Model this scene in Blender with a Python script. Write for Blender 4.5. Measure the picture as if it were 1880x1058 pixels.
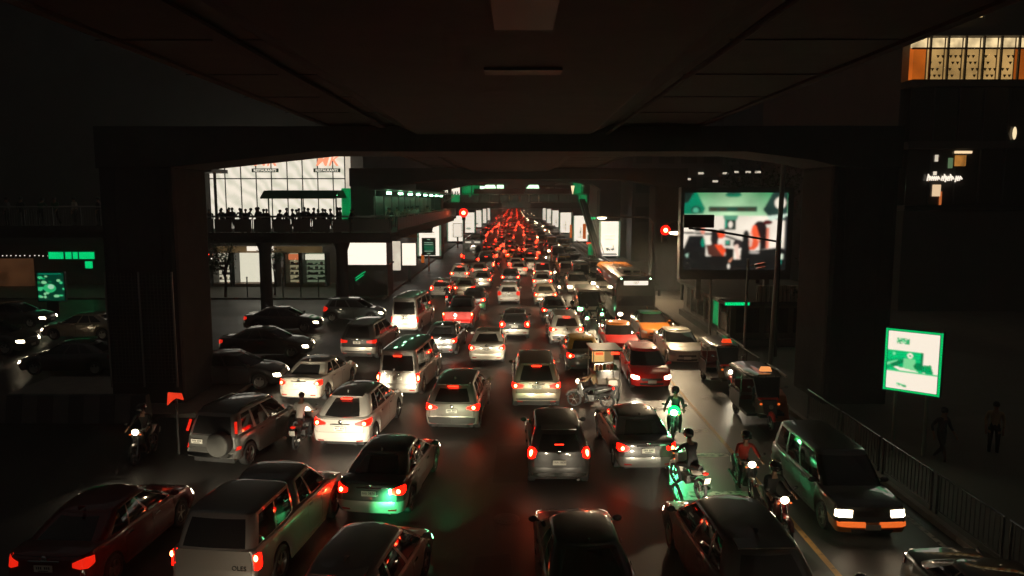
import bpy, bmesh, math, random
import numpy as np
from mathutils import Vector, Matrix, Euler

# ------------------------------------------------------------------ clear
for o in list(bpy.data.objects):
    bpy.data.objects.remove(o)
scene = bpy.context.scene
COL = scene.collection
R = math.radians
PI = math.pi
random.seed(11)

# ------------------------------------------------------------------ camera
CAM_H = 7.7
F_PX = 1358.0                      # focal length in pixels of the 1880 px wide photograph
PITCH = math.atan((529 - 368) / F_PX)
YAW = math.atan(5 / F_PX)
cam_data = bpy.data.cameras.new('camera')
cam_data.sensor_width = 36.0
cam_data.lens = 36.0 * F_PX / 1880.0
cam_data.clip_start = 0.1
cam_data.clip_end = 3000
cam = bpy.data.objects.new('camera', cam_data)
COL.objects.link(cam)
cam.location = (0, 0, CAM_H)
cam.rotation_euler = (PI / 2 - PITCH, 0, YAW)
scene.camera = cam
CAM_R = Euler((PI / 2 - PITCH, 0, YAW)).to_matrix()

# ------------------------------------------------------------------ night sky (dim warm city glow), no sun
world = bpy.data.worlds.new('World')
scene.world = world
world.use_nodes = True
wn = world.node_tree.nodes
wl = world.node_tree.links
bg = wn['Background']
bg.inputs['Color'].default_value = (1.0, 0.95, 0.86, 1)
bg.inputs['Strength'].default_value = 0.026

scene.view_settings.view_transform = 'Standard'
scene.view_settings.look = 'None'
scene.view_settings.exposure = 0.0
scene.view_settings.gamma = 1.0
scene.view_settings.use_curve_mapping = False
scene.render.engine = 'CYCLES'
scene.cycles.use_denoising = True
scene.cycles.max_bounces = 4
scene.cycles.diffuse_bounces = 2
scene.cycles.glossy_bounces = 2
scene.cycles.transmission_bounces = 3
scene.cycles.transparent_max_bounces = 6
scene.cycles.sample_clamp_indirect = 3.0
scene.cycles.caustics_reflective = False
scene.cycles.caustics_refractive = False
scene.cycles.volume_bounces = 0
scene.cycles.use_light_tree = True
scene.cycles.adaptive_threshold = 0.02

# strengths that the lamps share
BEAM = 380.0          # headlight beam, watts
TAIL = 10.0           # tail light lens
BULB = 34.0          # glowing bulb in a tail light
HEAD = 14.0          # headlight lens

# ------------------------------------------------------------------ measuring: a pixel of the photograph to a point in the place
def at(px, py, h=0.0):
    d = CAM_R @ Vector(((px - 940) / F_PX, -(py - 529) / F_PX, -1))
    k = (h - CAM_H) / d.z
    return Vector((d.x * k, d.y * k, h))
def at_y(px, py, y):
    d = CAM_R @ Vector(((px - 940) / F_PX, -(py - 529) / F_PX, -1))
    k = y / d.y
    return Vector((d.x * k, y, CAM_H + d.z * k))

# ------------------------------------------------------------------ materials
MATS = {}
def _new(name):
    m = bpy.data.materials.new(name)
    m.use_nodes = True
    MATS[name] = m
    return m, m.node_tree.nodes, m.node_tree.links
def setp(b, **kw):
    for k, v in kw.items():
        k = k.replace('_', ' ')
        if k in b.inputs:
            b.inputs[k].default_value = v if not (isinstance(v, tuple) and len(v) == 3) else (*v, 1)
def plain(name, col, rough=0.6, metallic=0.0, coat=0.0, noise=0.0, scale=4.0, bump=0.0, rough_var=0.0, spec=0.5):
    m, n, l = _new(name)
    b = n['Principled BSDF']
    setp(b, Base_Color=col, Roughness=rough, Metallic=metallic, Coat_Weight=coat, Coat_Roughness=0.04)
    b.inputs['Specular IOR Level'].default_value = spec
    if noise or bump or rough_var:
        tc = n.new('ShaderNodeTexCoord')
        nz = n.new('ShaderNodeTexNoise')
        nz.inputs['Scale'].default_value = scale
        nz.inputs['Detail'].default_value = 6
        nz.inputs['Roughness'].default_value = 0.65
        l.new(tc.outputs['Object'], nz.inputs['Vector'])
        if noise:
            mx = n.new('ShaderNodeMix'); mx.data_type = 'RGBA'
            lo = tuple(c * (1 - noise) for c in col); hi = tuple(min(1, c * (1 + noise)) for c in col)
            mx.inputs[6].default_value = (*lo, 1); mx.inputs[7].default_value = (*hi, 1)
            l.new(nz.outputs['Fac'], mx.inputs[0]); l.new(mx.outputs[2], b.inputs['Base Color'])
        if rough_var:
            mr = n.new('ShaderNodeMapRange')
            mr.inputs['From Min'].default_value = 0.3; mr.inputs['From Max'].default_value = 0.7
            mr.inputs['To Min'].default_value = max(0.02, rough - rough_var); mr.inputs['To Max'].default_value = min(1, rough + rough_var)
            l.new(nz.outputs['Fac'], mr.inputs['Value']); l.new(mr.outputs['Result'], b.inputs['Roughness'])
        if bump:
            bp = n.new('ShaderNodeBump'); bp.inputs['Strength'].default_value = bump; bp.inputs['Distance'].default_value = 0.02
            l.new(nz.outputs['Fac'], bp.inputs['Height']); l.new(bp.outputs['Normal'], b.inputs['Normal'])
    return m
def glow(name, col, strength, noise=0.0, scale=3.0):
    m, n, l = _new(name)
    b = n['Principled BSDF']
    setp(b, Base_Color=tuple(0.3 * c for c in col), Roughness=0.4, Emission_Color=col, Emission_Strength=strength)
    if noise:
        tc = n.new('ShaderNodeTexCoord'); nz = n.new('ShaderNodeTexNoise'); nz.inputs['Scale'].default_value = scale
        mr = n.new('ShaderNodeMapRange')
        mr.inputs['From Min'].default_value = 0.3; mr.inputs['From Max'].default_value = 0.7
        mr.inputs['To Min'].default_value = strength * (1 - noise); mr.inputs['To Max'].default_value = strength * (1 + noise)
        l.new(tc.outputs['Object'], nz.inputs['Vector']); l.new(nz.outputs['Fac'], mr.inputs['Value'])
        l.new(mr.outputs['Result'], b.inputs['Emission Strength'])
    return m
def picture(name, strength):
    """a lit screen or backlit print: its picture is a colour attribute of the panel"""
    m, n, l = _new(name)
    b = n['Principled BSDF']
    setp(b, Base_Color=(0.02, 0.02, 0.02), Roughness=0.5, Emission_Strength=strength)
    a = n.new('ShaderNodeAttribute'); a.attribute_name = 'picture'
    l.new(a.outputs['Color'], b.inputs['Emission Color'])
    return m

def paint(name, col, metallic=0.0, rough=0.32):
    """car paint under clear coat with faint dust and orange peel"""
    m, n, l = _new(name)
    b = n['Principled BSDF']
    setp(b, Base_Color=col, Roughness=rough, Metallic=metallic, Coat_Weight=1.0, Coat_Roughness=0.03)
    tc = n.new('ShaderNodeTexCoord')
    nz = n.new('ShaderNodeTexNoise'); nz.inputs['Scale'].default_value = 2.2; nz.inputs['Detail'].default_value = 5
    l.new(tc.outputs['Object'], nz.inputs['Vector'])
    mr = n.new('ShaderNodeMapRange')
    mr.inputs['From Min'].default_value = 0.35; mr.inputs['From Max'].default_value = 0.75
    mr.inputs['To Min'].default_value = 0.015; mr.inputs['To Max'].default_value = 0.06
    l.new(nz.outputs['Fac'], mr.inputs['Value']); l.new(mr.outputs['Result'], b.inputs['Coat Roughness'])
    return m
P = {
    'silver':   paint('paint_silver', (0.34, 0.32, 0.28), 0.35, 0.36),
    'white':    paint('paint_white', (0.62, 0.58, 0.51), 0.0),
    'pearl':    paint('paint_pearl', (0.50, 0.46, 0.38), 0.1),
    'champagne': paint('paint_champagne', (0.36, 0.30, 0.22), 0.4),
    'grey':     paint('paint_grey', (0.16, 0.16, 0.15), 0.4),
    'black':    paint('paint_black', (0.04, 0.038, 0.036)),
    'dark':     paint('paint_dark', (0.05, 0.048, 0.045), 0.2),
    'dark_green': paint('paint_dark_green', (0.04, 0.06, 0.05), 0.3),
    'dark_red': paint('paint_dark_red', (0.14, 0.012, 0.012), 0.1),
    'red':      paint('paint_red', (0.88, 0.012, 0.006), 0.0, 0.45),
    'yellow':   paint('paint_yellow', (0.60, 0.33, 0.03), 0.0),
    'orange':   paint('paint_orange', (0.55, 0.17, 0.02), 0.0),
    'green':    paint('paint_taxi_green', (0.02, 0.22, 0.08), 0.0),
    'blue_grey': paint('paint_blue_grey', (0.14, 0.17, 0.17), 0.3),
}
GLASS = plain('tinted_glass', (0.02, 0.019, 0.018), 0.04, spec=0.6)
TYRE = plain('rubber', (0.03, 0.03, 0.03), 0.75)
RIM = plain('alloy', (0.45, 0.45, 0.43), 0.3, 0.9)
TRIM = plain('black_trim', (0.035, 0.034, 0.032), 0.45)
CHROME = plain('chrome', (0.6, 0.6, 0.58), 0.12, 1.0)
PLATE = plain('plate_white', (0.72, 0.70, 0.62), 0.5)
INK = plain('ink', (0.01, 0.01, 0.01), 0.6)
CHASSIS = plain('underbody', (0.025, 0.025, 0.025), 0.9)
TAIL_ON = glow('tail_lens_lit', (1.0, 0.003, 0.0008), TAIL)
TAIL_DIM = glow('tail_lens_dim', (1.0, 0.02, 0.006), 0.8)
TAIL_FAR = glow('tail_lens_far', (1.0, 0.025, 0.006), 17.0)
BULB_FAR = glow('tail_bulb_far', (1.0, 0.22, 0.07), 70.0)
HEAD_FAR = glow('head_lens_far', (1.0, 0.80, 0.48), 26.0)
TAIL_OFF = plain('tail_lens_off', (0.16, 0.008, 0.006), 0.1, coat=1.0)
BULB_ON = glow('tail_bulb', (1.0, 0.20, 0.06), BULB)
STOP_ON = glow('stop_lamp', (1.0, 0.018, 0.005), 8.0)
HEAD_ON = glow('head_lens_lit', (1.0, 0.83, 0.55), HEAD)
HEAD_GREEN = glow('head_lens_green', (0.22, 1.0, 0.42), HEAD)
HEAD_OFF = plain('head_lens_off', (0.45, 0.45, 0.42), 0.08, 0.2, coat=1.0)
AMBER = glow('amber_lamp', (1.0, 0.17, 0.025), 0.8)
REFLECTOR = plain('red_reflector', (0.30, 0.01, 0.008), 0.15, coat=1.0)

CONCRETE = plain('concrete', (0.058, 0.058, 0.056), 0.9, noise=0.5, scale=1.3, bump=0.25)
CONCRETE_DARK = plain('concrete_dark', (0.052, 0.052, 0.050), 0.9, noise=0.45, scale=1.1, bump=0.25)
STEEL = plain('painted_steel', (0.10, 0.10, 0.095), 0.45, 0.3, noise=0.2, scale=5)
STEEL_PALE = plain('galvanised_steel', (0.32, 0.32, 0.30), 0.4, 0.6, noise=0.2, scale=6)
WALL_DARK = plain('dark_facade', (0.10, 0.09, 0.08), 0.7, noise=0.3, scale=0.7)
WALL_WARM = plain('warm_wall', (0.20, 0.10, 0.055), 0.7, noise=0.25, scale=1.0)
BLACK = plain('flat_black', (0.03, 0.03, 0.03), 0.7)
CREAM = (1.0, 0.885, 0.73)
LIT = glow('lit_panel_cream', CREAM, 1.15)
LIT_SOFT = glow('lit_panel_soft', (1.0, 0.87, 0.68), 0.75, noise=0.25, scale=0.8)
LIT_HOT = glow('fluorescent_tube', (0.4, 1.0, 0.55), 26.0)
GREEN = glow('green_neon', (0.0, 0.62, 0.17), 1.15)
GREEN_DIM = glow('green_glow_panel', (0.0, 0.34, 0.09), 0.6, noise=0.4, scale=1.2)
RED_NEON = glow('red_neon', (1.0, 0.05, 0.02), 2.0)
SIGN_RED = glow('script_sign_red', (1.0, 0.34, 0.18), 1.25)
DARK_PANE = plain('dark_window', (0.06, 0.055, 0.05), 0.08, spec=0.5)
WARM = glow('warm_window', (1.0, 0.56, 0.20), 0.62, noise=0.35, scale=0.6)
ORANGE_LIT = glow('orange_wall_lit', (1.0, 0.20, 0.02), 0.55, noise=0.3, scale=0.5)

# ------------------------------------------------------------------ mesh building
class MB:
    def __init__(self):
        self.v = []; self.f = []; self.m = []
    def add(self, vs, fs, mi=0):
        b = len(self.v)
        self.v += [tuple(p) for p in vs]
        for f in fs:
            self.f.append(tuple(b + i for i in f)); self.m.append(mi)
        return self
    def box(self, c, s, rot=None, taper=1.0, mi=0):
        x, y, z = s[0] / 2, s[1] / 2, s[2] / 2
        vs = [Vector((sx * x * (taper if sz > 0 else 1), sy * y * (taper if sz > 0 else 1), sz * z))
              for sz in (-1, 1) for sx, sy in ((-1, -1), (1, -1), (1, 1), (-1, 1))]
        if rot is not None:
            M = Euler(rot).to_matrix(); vs = [M @ p for p in vs]
        vs = [p + Vector(c) for p in vs]
        return self.add(vs, [(3, 2, 1, 0), (4, 5, 6, 7), (0, 1, 5, 4), (1, 2, 6, 5), (2, 3, 7, 6), (3, 0, 4, 7)], mi)
    def ends(self, a, b, mi=0):
        a = Vector(a); b = Vector(b)
        return self.box((a + b) / 2, [abs(b[i] - a[i]) for i in range(3)], mi=mi)
    def tube(self, path, r, n=8, caps=True, mi=0, close=False):
        path = [Vector(p) for p in path]
        rr = r if isinstance(r, (list, tuple)) else [r] * len(path)
        vs = []; fs = []
        prev = None
        for i, p in enumerate(path):
            if close:
                d = path[(i + 1) % len(path)] - path[i - 1]
            else:
                d = path[min(i + 1, len(path) - 1)] - path[max(i - 1, 0)]
            d.normalize()
            if prev is None:
                up = Vector((0, 0, 1)) if abs(d.z) < 0.9 else Vector((1, 0, 0))
                a = d.cross(up).normalized()
            else:
                a = (prev - d * prev.dot(d)).normalized()
            prev = a
            b2 = d.cross(a)
            for k in range(n):
                t = 2 * PI * k / n
                vs.append(p + (a * math.cos(t) + b2 * math.sin(t)) * rr[i])
        m = len(path)
        for i in range(m if close else m - 1):
            j = (i + 1) % m
            for k in range(n):
                fs.append((i * n + k, i * n + (k + 1) % n, j * n + (k + 1) % n, j * n + k))
        if caps and not close:
            fs.append(tuple(range(n - 1, -1, -1))); fs.append(tuple((m - 1) * n + k for k in range(n)))
        return self.add(vs, fs, mi)
    def bar(self, a, b, r, n=6, mi=0):
        return self.tube([a, b], r, n, True, mi)
    def lathe(self, prof, n=20, axis='z', c=(0, 0, 0), mi=0):
        vs = []; fs = []
        m = len(prof)
        for k in range(n):
            t = 2 * PI * k / n; ct, st = math.cos(t), math.sin(t)
            for r, h in prof:
                if axis == 'z': p = (r * ct, r * st, h)
                elif axis == 'x': p = (h, r * ct, r * st)
                else: p = (r * ct, h, r * st)
                vs.append(Vector(p) + Vector(c))
        for k in range(n):
            k2 = (k + 1) % n
            for i in range(m - 1):
                fs.append((k * m + i, k2 * m + i, k2 * m + i + 1, k * m + i + 1))
        return self.add(vs, fs, mi)
    def ball(self, c, r, n=12, m=8, mi=0):
        rx, ry, rz = r if isinstance(r, (list, tuple)) else (r, r, r)
        vs = [Vector((0, 0, -rz)) + Vector(c)]
        for i in range(1, m):
            ph = -PI / 2 + PI * i / m
            for k in range(n):
                t = 2 * PI * k / n
                vs.append(Vector((rx * math.cos(ph) * math.cos(t), ry * math.cos(ph) * math.sin(t), rz * math.sin(ph))) + Vector(c))
        vs.append(Vector((0, 0, rz)) + Vector(c))
        fs = []
        for k in range(n):
            fs.append((0, 1 + (k + 1) % n, 1 + k))
            fs.append((len(vs) - 1, 1 + (m - 2) * n + k, 1 + (m - 2) * n + (k + 1) % n))
        for i in range(m - 2):
            for k in range(n):
                fs.append((1 + i * n + k, 1 + i * n + (k + 1) % n, 1 + (i + 1) * n + (k + 1) % n, 1 + (i + 1) * n + k))
        return self.add(vs, fs, mi)
    def prism(self, pts, h0, h1, axis='y', mi=0):
        """polygon pts (a, b) extruded from h0 to h1 along the axis"""
        n = len(pts)
        def P3(a, b, h):
            return {'y': (a, h, b), 'z': (a, b, h), 'x': (h, a, b)}[axis]
        vs = [P3(a, b, h0) for a, b in pts] + [P3(a, b, h1) for a, b in pts]
        fs = [tuple(range(n - 1, -1, -1)), tuple(range(n, 2 * n))]
        fs += [(i, (i + 1) % n, n + (i + 1) % n, n + i) for i in range(n)]
        return self.add(vs, fs, mi)
    def grid(self, pts, mi=0):
        """pts[i][j] -> quads"""
        a = len(pts); b = len(pts[0])
        return self.add([p for row in pts for p in row],
                        [(i * b + j, i * b + j + 1, (i + 1) * b + j + 1, (i + 1) * b + j) for i in range(a - 1) for j in range(b - 1)], mi)
    def mesh(self, name, mats=(), smooth=False, bevel=0.0, angle=40, fix=True):
        me = bpy.data.meshes.new(name)
        me.from_pydata([tuple(p) for p in self.v], [], self.f)
        if any(self.m):
            me.polygons.foreach_set('material_index', self.m)
        if bevel or fix:
            bm = bmesh.new(); bm.from_mesh(me)
            if bevel:
                bmesh.ops.bevel(bm, geom=list(bm.edges), offset=bevel, segments=2, affect='EDGES', profile=0.6)
            bmesh.ops.recalc_face_normals(bm, faces=list(bm.faces))
            bm.to_mesh(me); bm.free()
        for mt in (mats if isinstance(mats, (list, tuple)) else [mats]):
            me.materials.append(mt)
        if smooth:
            me.shade_smooth()
            if angle < 180:
                me.set_sharp_from_angle(angle=R(angle))
        me.update()
        return me

def link(name, me, parent=None, loc=(0, 0, 0), rot=(0, 0, 0), mat=None):
    if mat is not None: me = recolour(me, mat)
    o = bpy.data.objects.new(name, me)
    COL.objects.link(o)
    o.location = loc; o.rotation_euler = rot
    if parent is not None: o.parent = parent
    return o
RECOLOUR = {}
def recolour(me, mat):
    """the same mesh in another material, shared by all that use it"""
    k = (me.name, mat.name)
    if k not in RECOLOUR:
        c = me.copy()
        if not c.materials: c.materials.append(mat)
        else: c.materials[0] = mat
        RECOLOUR[k] = c
    return RECOLOUR[k]
def tag(o, label, cat, group=None):
    o['label'] = label; o['category'] = cat
    if group: o['group'] = group
    return o
def structure(o):
    o['kind'] = 'structure'; return o
def thing(name, label, cat, loc=(0, 0, 0), rz=0.0, group=None):
    o = bpy.data.objects.new(name, None)
    COL.objects.link(o)
    o.empty_display_size = 0.3
    o.location = loc; o.rotation_euler = (0, 0, rz)
    return tag(o, label, cat, group)
def part(name, mb, mats, parent, smooth=False, bevel=0.0, loc=(0, 0, 0), rot=(0, 0, 0), angle=40):
    return link(name, mb.mesh(name, mats, smooth, bevel, angle), parent, loc, rot)
TEXTS = {}
def text_mesh(txt, size, mat, depth=0.004, shear=0.0, font_bold=0.0):
    key = (txt, size, mat.name, shear)
    if key in TEXTS: return TEXTS[key]
    cu = bpy.data.curves.new('lettering', 'FONT')
    cu.body = txt; cu.size = size; cu.align_x = 'CENTER'; cu.align_y = 'CENTER'
    cu.extrude = depth; cu.shear = shear; cu.offset = font_bold
    cu.resolution_u = 3
    ob = bpy.data.objects.new('lettering', cu)
    me = bpy.data.meshes.new_from_object(ob)
    me.name = 'lettering'
    me.materials.clear(); me.materials.append(mat)
    bpy.data.objects.remove(ob)
    TEXTS[key] = me
    return me
def panel(name, w, h, nx, nz, fn, strength, matname, soft=0):
    """a flat lit panel (x right, z up, facing -y, origin at its centre) carrying its picture as colours; fn(u, v) with v from the top"""
    us = np.linspace(0, 1, nx + 1); vs = np.linspace(0, 1, nz + 1)
    U, V = np.meshgrid(us, vs, indexing='ij')
    co = [(( u - .5) * w, 0, (.5 - v) * h) for u in us for v in vs]
    m = nz + 1
    fs = [(i * m + j, i * m + j + 1, (i + 1) * m + j + 1, (i + 1) * m + j) for i in range(nx) for j in range(nz)]
    me = bpy.data.meshes.new(name)
    me.from_pydata(co, [], fs)
    rgb = fn(U, V)
    for _ in range(soft):
        q = np.pad(rgb, ((1, 1), (1, 1), (0, 0)), mode='edge')
        rgb = (q[:-2, 1:-1] + q[2:, 1:-1] + q[1:-1, :-2] + q[1:-1, 2:] + 2 * q[1:-1, 1:-1]) / 6
    at_ = me.color_attributes.new('picture', 'FLOAT_COLOR', 'POINT')
    a = np.ones((len(co), 4), dtype=np.float32)
    a[:, :3] = rgb.reshape(-1, 3)
    at_.data.foreach_set('color', a.ravel())
    me.materials.append(MATS.get(matname) or picture(matname, strength))
    return me
def canvas(U, col):
    a = np.zeros(U.shape + (3,)); a[...] = col
    return a
def pt_rect(a, U, V, u0, u1, v0, v1, col, soft=0.0):
    k = (U >= u0) & (U <= u1) & (V >= v0) & (V <= v1)
    a[k] = col
def pt_ell(a, U, V, cu, cv, ru, rv, col):
    k = ((U - cu) / ru) ** 2 + ((V - cv) / rv) ** 2 <= 1
    a[k] = col
def pt_poly(a, U, V, pts, col):
    k = np.zeros(U.shape, bool)
    n = len(pts)
    for i in range(n):
        x0, y0 = pts[i]; x1, y1 = pts[(i + 1) % n]
        c = ((y0 > V) != (y1 > V)) & (U < (x1 - x0) * (V - y0) / (y1 - y0 + 1e-9) + x0)
        k ^= c
    a[k] = col
# ------------------------------------------------------------------ cars
def interp(tab, x):
    return float(np.interp(x, [t[0] for t in tab], [t[1] for t in tab]))
def sstep(a, b, x):
    t = min(1, max(0, (x - a) / (b - a))); return t * t * (3 - 2 * t)

def half_outline(hw, yr, yf, rr, rf, br, bf, side, barrel=0.045, nface=6, ncorn=5):
    """points from the rear centre round the right side to the front centre"""
    pts = []; kind = []
    for i in range(nface):
        x = (hw - rr) * i / nface
        pts.append((x, yr + br * (x / hw) ** 2)); kind.append('rear')
    yc = yr + br * ((hw - rr) / hw) ** 2
    for i in range(ncorn + 1):
        t = PI / 2 * i / ncorn
        pts.append((hw - rr + rr * math.sin(t), yc + rr * (1 - math.cos(t)))); kind.append('rc')
    y0 = yc + rr
    yd = yf - bf * ((hw - rf) / hw) ** 2
    y1 = yd - rf
    for q in side:
        pts.append((hw, y0 + (y1 - y0) * q)); kind.append(q)
    for i in range(ncorn + 1):
        t = PI / 2 * i / ncorn
        pts.append((hw - rf + rf * math.cos(t), y1 + rf * math.sin(t))); kind.append('fc')
    for i in range(1, nface + 1):
        x = (hw - rf) * (1 - i / nface)
        pts.append((x, yf - bf * (x / hw) ** 2)); kind.append('front')
    mid = (yr + yf) / 2; hl = (yf - yr) / 2
    return [(x * (1 - barrel * abs((y - mid) / hl) ** 3), y) for x, y in pts], kind

class Body:
    def __init__(s, sp):
        s.sp = sp
        L, W = sp['L'], sp['W']
        s.L = L; s.hw = W / 2
        s.yr, s.yf = -L / 2, L / 2
        s.wr = sp.get('wr', 0.31); s.ra = s.wr + 0.055
        s.wy = [-L / 2 + sp.get('roh', 0.95), L / 2 - sp.get('foh', 0.88)]
        rr, rf = sp.get('rr', 0.22), sp.get('rf', 0.30)
        s.br, s.bf = sp.get('br', 0.07), sp.get('bf', 0.16)
        yc0 = s.yr + s.br * ((s.hw - rr) / s.hw) ** 2 + rr
        yc1 = s.yf - s.bf * ((s.hw - rf) / s.hw) ** 2 - rf
        ys = set(np.linspace(yc0 + 0.02, yc1 - 0.02, 13).tolist())
        for w in s.wy:
            for k in range(11):
                y = w + s.ra * math.cos(PI * k / 10) * 0.9999
                if yc0 < y < yc1: ys.add(y)
        for d in sp['doors']:
            ys.add(d)
        ys = sorted(ys)
        cl = [ys[0]]
        for y in ys[1:]:
            if y - cl[-1] > 0.012 or y in sp['doors']: cl.append(y)
        s.side = [(y - yc0) / (yc1 - yc0) for y in cl]
        s.out, s.kind = half_outline(s.hw, s.yr, s.yf, rr, rf, s.br, s.bf, s.side)
        s.cum = [0]
        for a, b in zip(s.out, s.out[1:]):
            s.cum.append(s.cum[-1] + math.hypot(b[0] - a[0], b[1] - a[1]))
        s.total = s.cum[-1]
        s.s_rc = s.hw - rr + PI / 2 * rr * 0.5          # arc length at the middle of the rear corner
        s.s_fc = s.total - (s.hw - rf + PI / 2 * rf * 0.5)
    def zlow(s, y):
        sp = s.sp
        z = interp([(s.yr, sp.get('zr', 0.30)), (s.yr + 0.5, 0.24), (0, 0.21), (s.yf - 0.5, 0.22), (s.yf, sp.get('zf', 0.22))], y)
        for w in s.wy:
            d = abs(y - w)
            if d < s.ra:
                z = max(z, s.wr + math.sqrt(max(0, s.ra ** 2 - d * d)))
        return z
    def zsh(s, y):
        return interp(s.sp['shoulder'], y)
    def point(s, arc, z=None, f=None):
        x = float(np.interp(arc, s.cum, [p[0] for p in s.out])); y = float(np.interp(arc, s.cum, [p[1] for p in s.out]))
        return s.form(x, y, z, f)
    def form(s, x, y, z=None, f=None):
        zl, zs = s.zlow(y), s.zsh(y)
        if z is None: z = zl + (zs - zl) * f
        else: f = min(1, max(0, (z - zl) / (zs - zl)))
        inset = interp(s.sp.get('side_prof', [(0, .05), (.18, .015), (.42, 0), (.6, .0), (.72, .012), (.85, .018), (.95, .035), (1, .06)]), f)
        xx = x - inset * min(1, x / (s.hw * 0.5))
        if y < 0:
            yy = y + interp(s.sp['rear_prof'], z) * sstep(0.60, 0.97, -y / (s.L / 2))
        else:
            yy = y - interp(s.sp['front_prof'], z) * sstep(0.60, 0.97, y / (s.L / 2))
        return Vector((xx, yy, z))
    def patch(s, prof, off=0.012, ns=10, nz=4, back=0.015):
        """a lens or trim lying on the skin: prof = [(arc, z0, z1), ...] for the right side"""
        a0, a1 = prof[0][0], prof[-1][0]
        rows = []
        for i in range(ns + 1):
            a = a0 + (a1 - a0) * i / ns
            z0 = float(np.interp(a, [p[0] for p in prof], [p[1] for p in prof])); z1 = float(np.interp(a, [p[0] for p in prof], [p[2] for p in prof]))
            row = []
            for j in range(-1, nz + 2):
                jj = min(nz, max(0, j))
                z = z0 + (z1 - z0) * jj / nz
                p = s.point(a, z)
                t = s.point(min(s.total, a + 0.02), z) - s.point(max(0, a - 0.02), z)
                n = Vector((t.y, -t.x, 0)).normalized()
                edge = (j < 0 or j > nz or i == 0 or i == ns)
                row.append(p + n * (-back if edge and (j < 0 or j > nz) else off))
            rows.append(row)
        for k in (0, ns):
            rows.insert(0 if k == 0 else len(rows), [p - (p - s.point(a0 if k == 0 else a1, p.z)) * 1.8 for p in (rows[0] if k == 0 else rows[-1])])
        return MB().grid(rows)

def mirror(mb):
    m = MB(); m.v = [(-x, y, z) for x, y, z in mb.v]; m.f = [tuple(reversed(f)) for f in mb.f]; m.m = list(mb.m)
    return m
def ring(pts):
    """full loop from half-loop positions"""
    return pts + [Vector((-p.x, p.y, p.z)) for p in reversed(pts[1:-1])]

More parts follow.
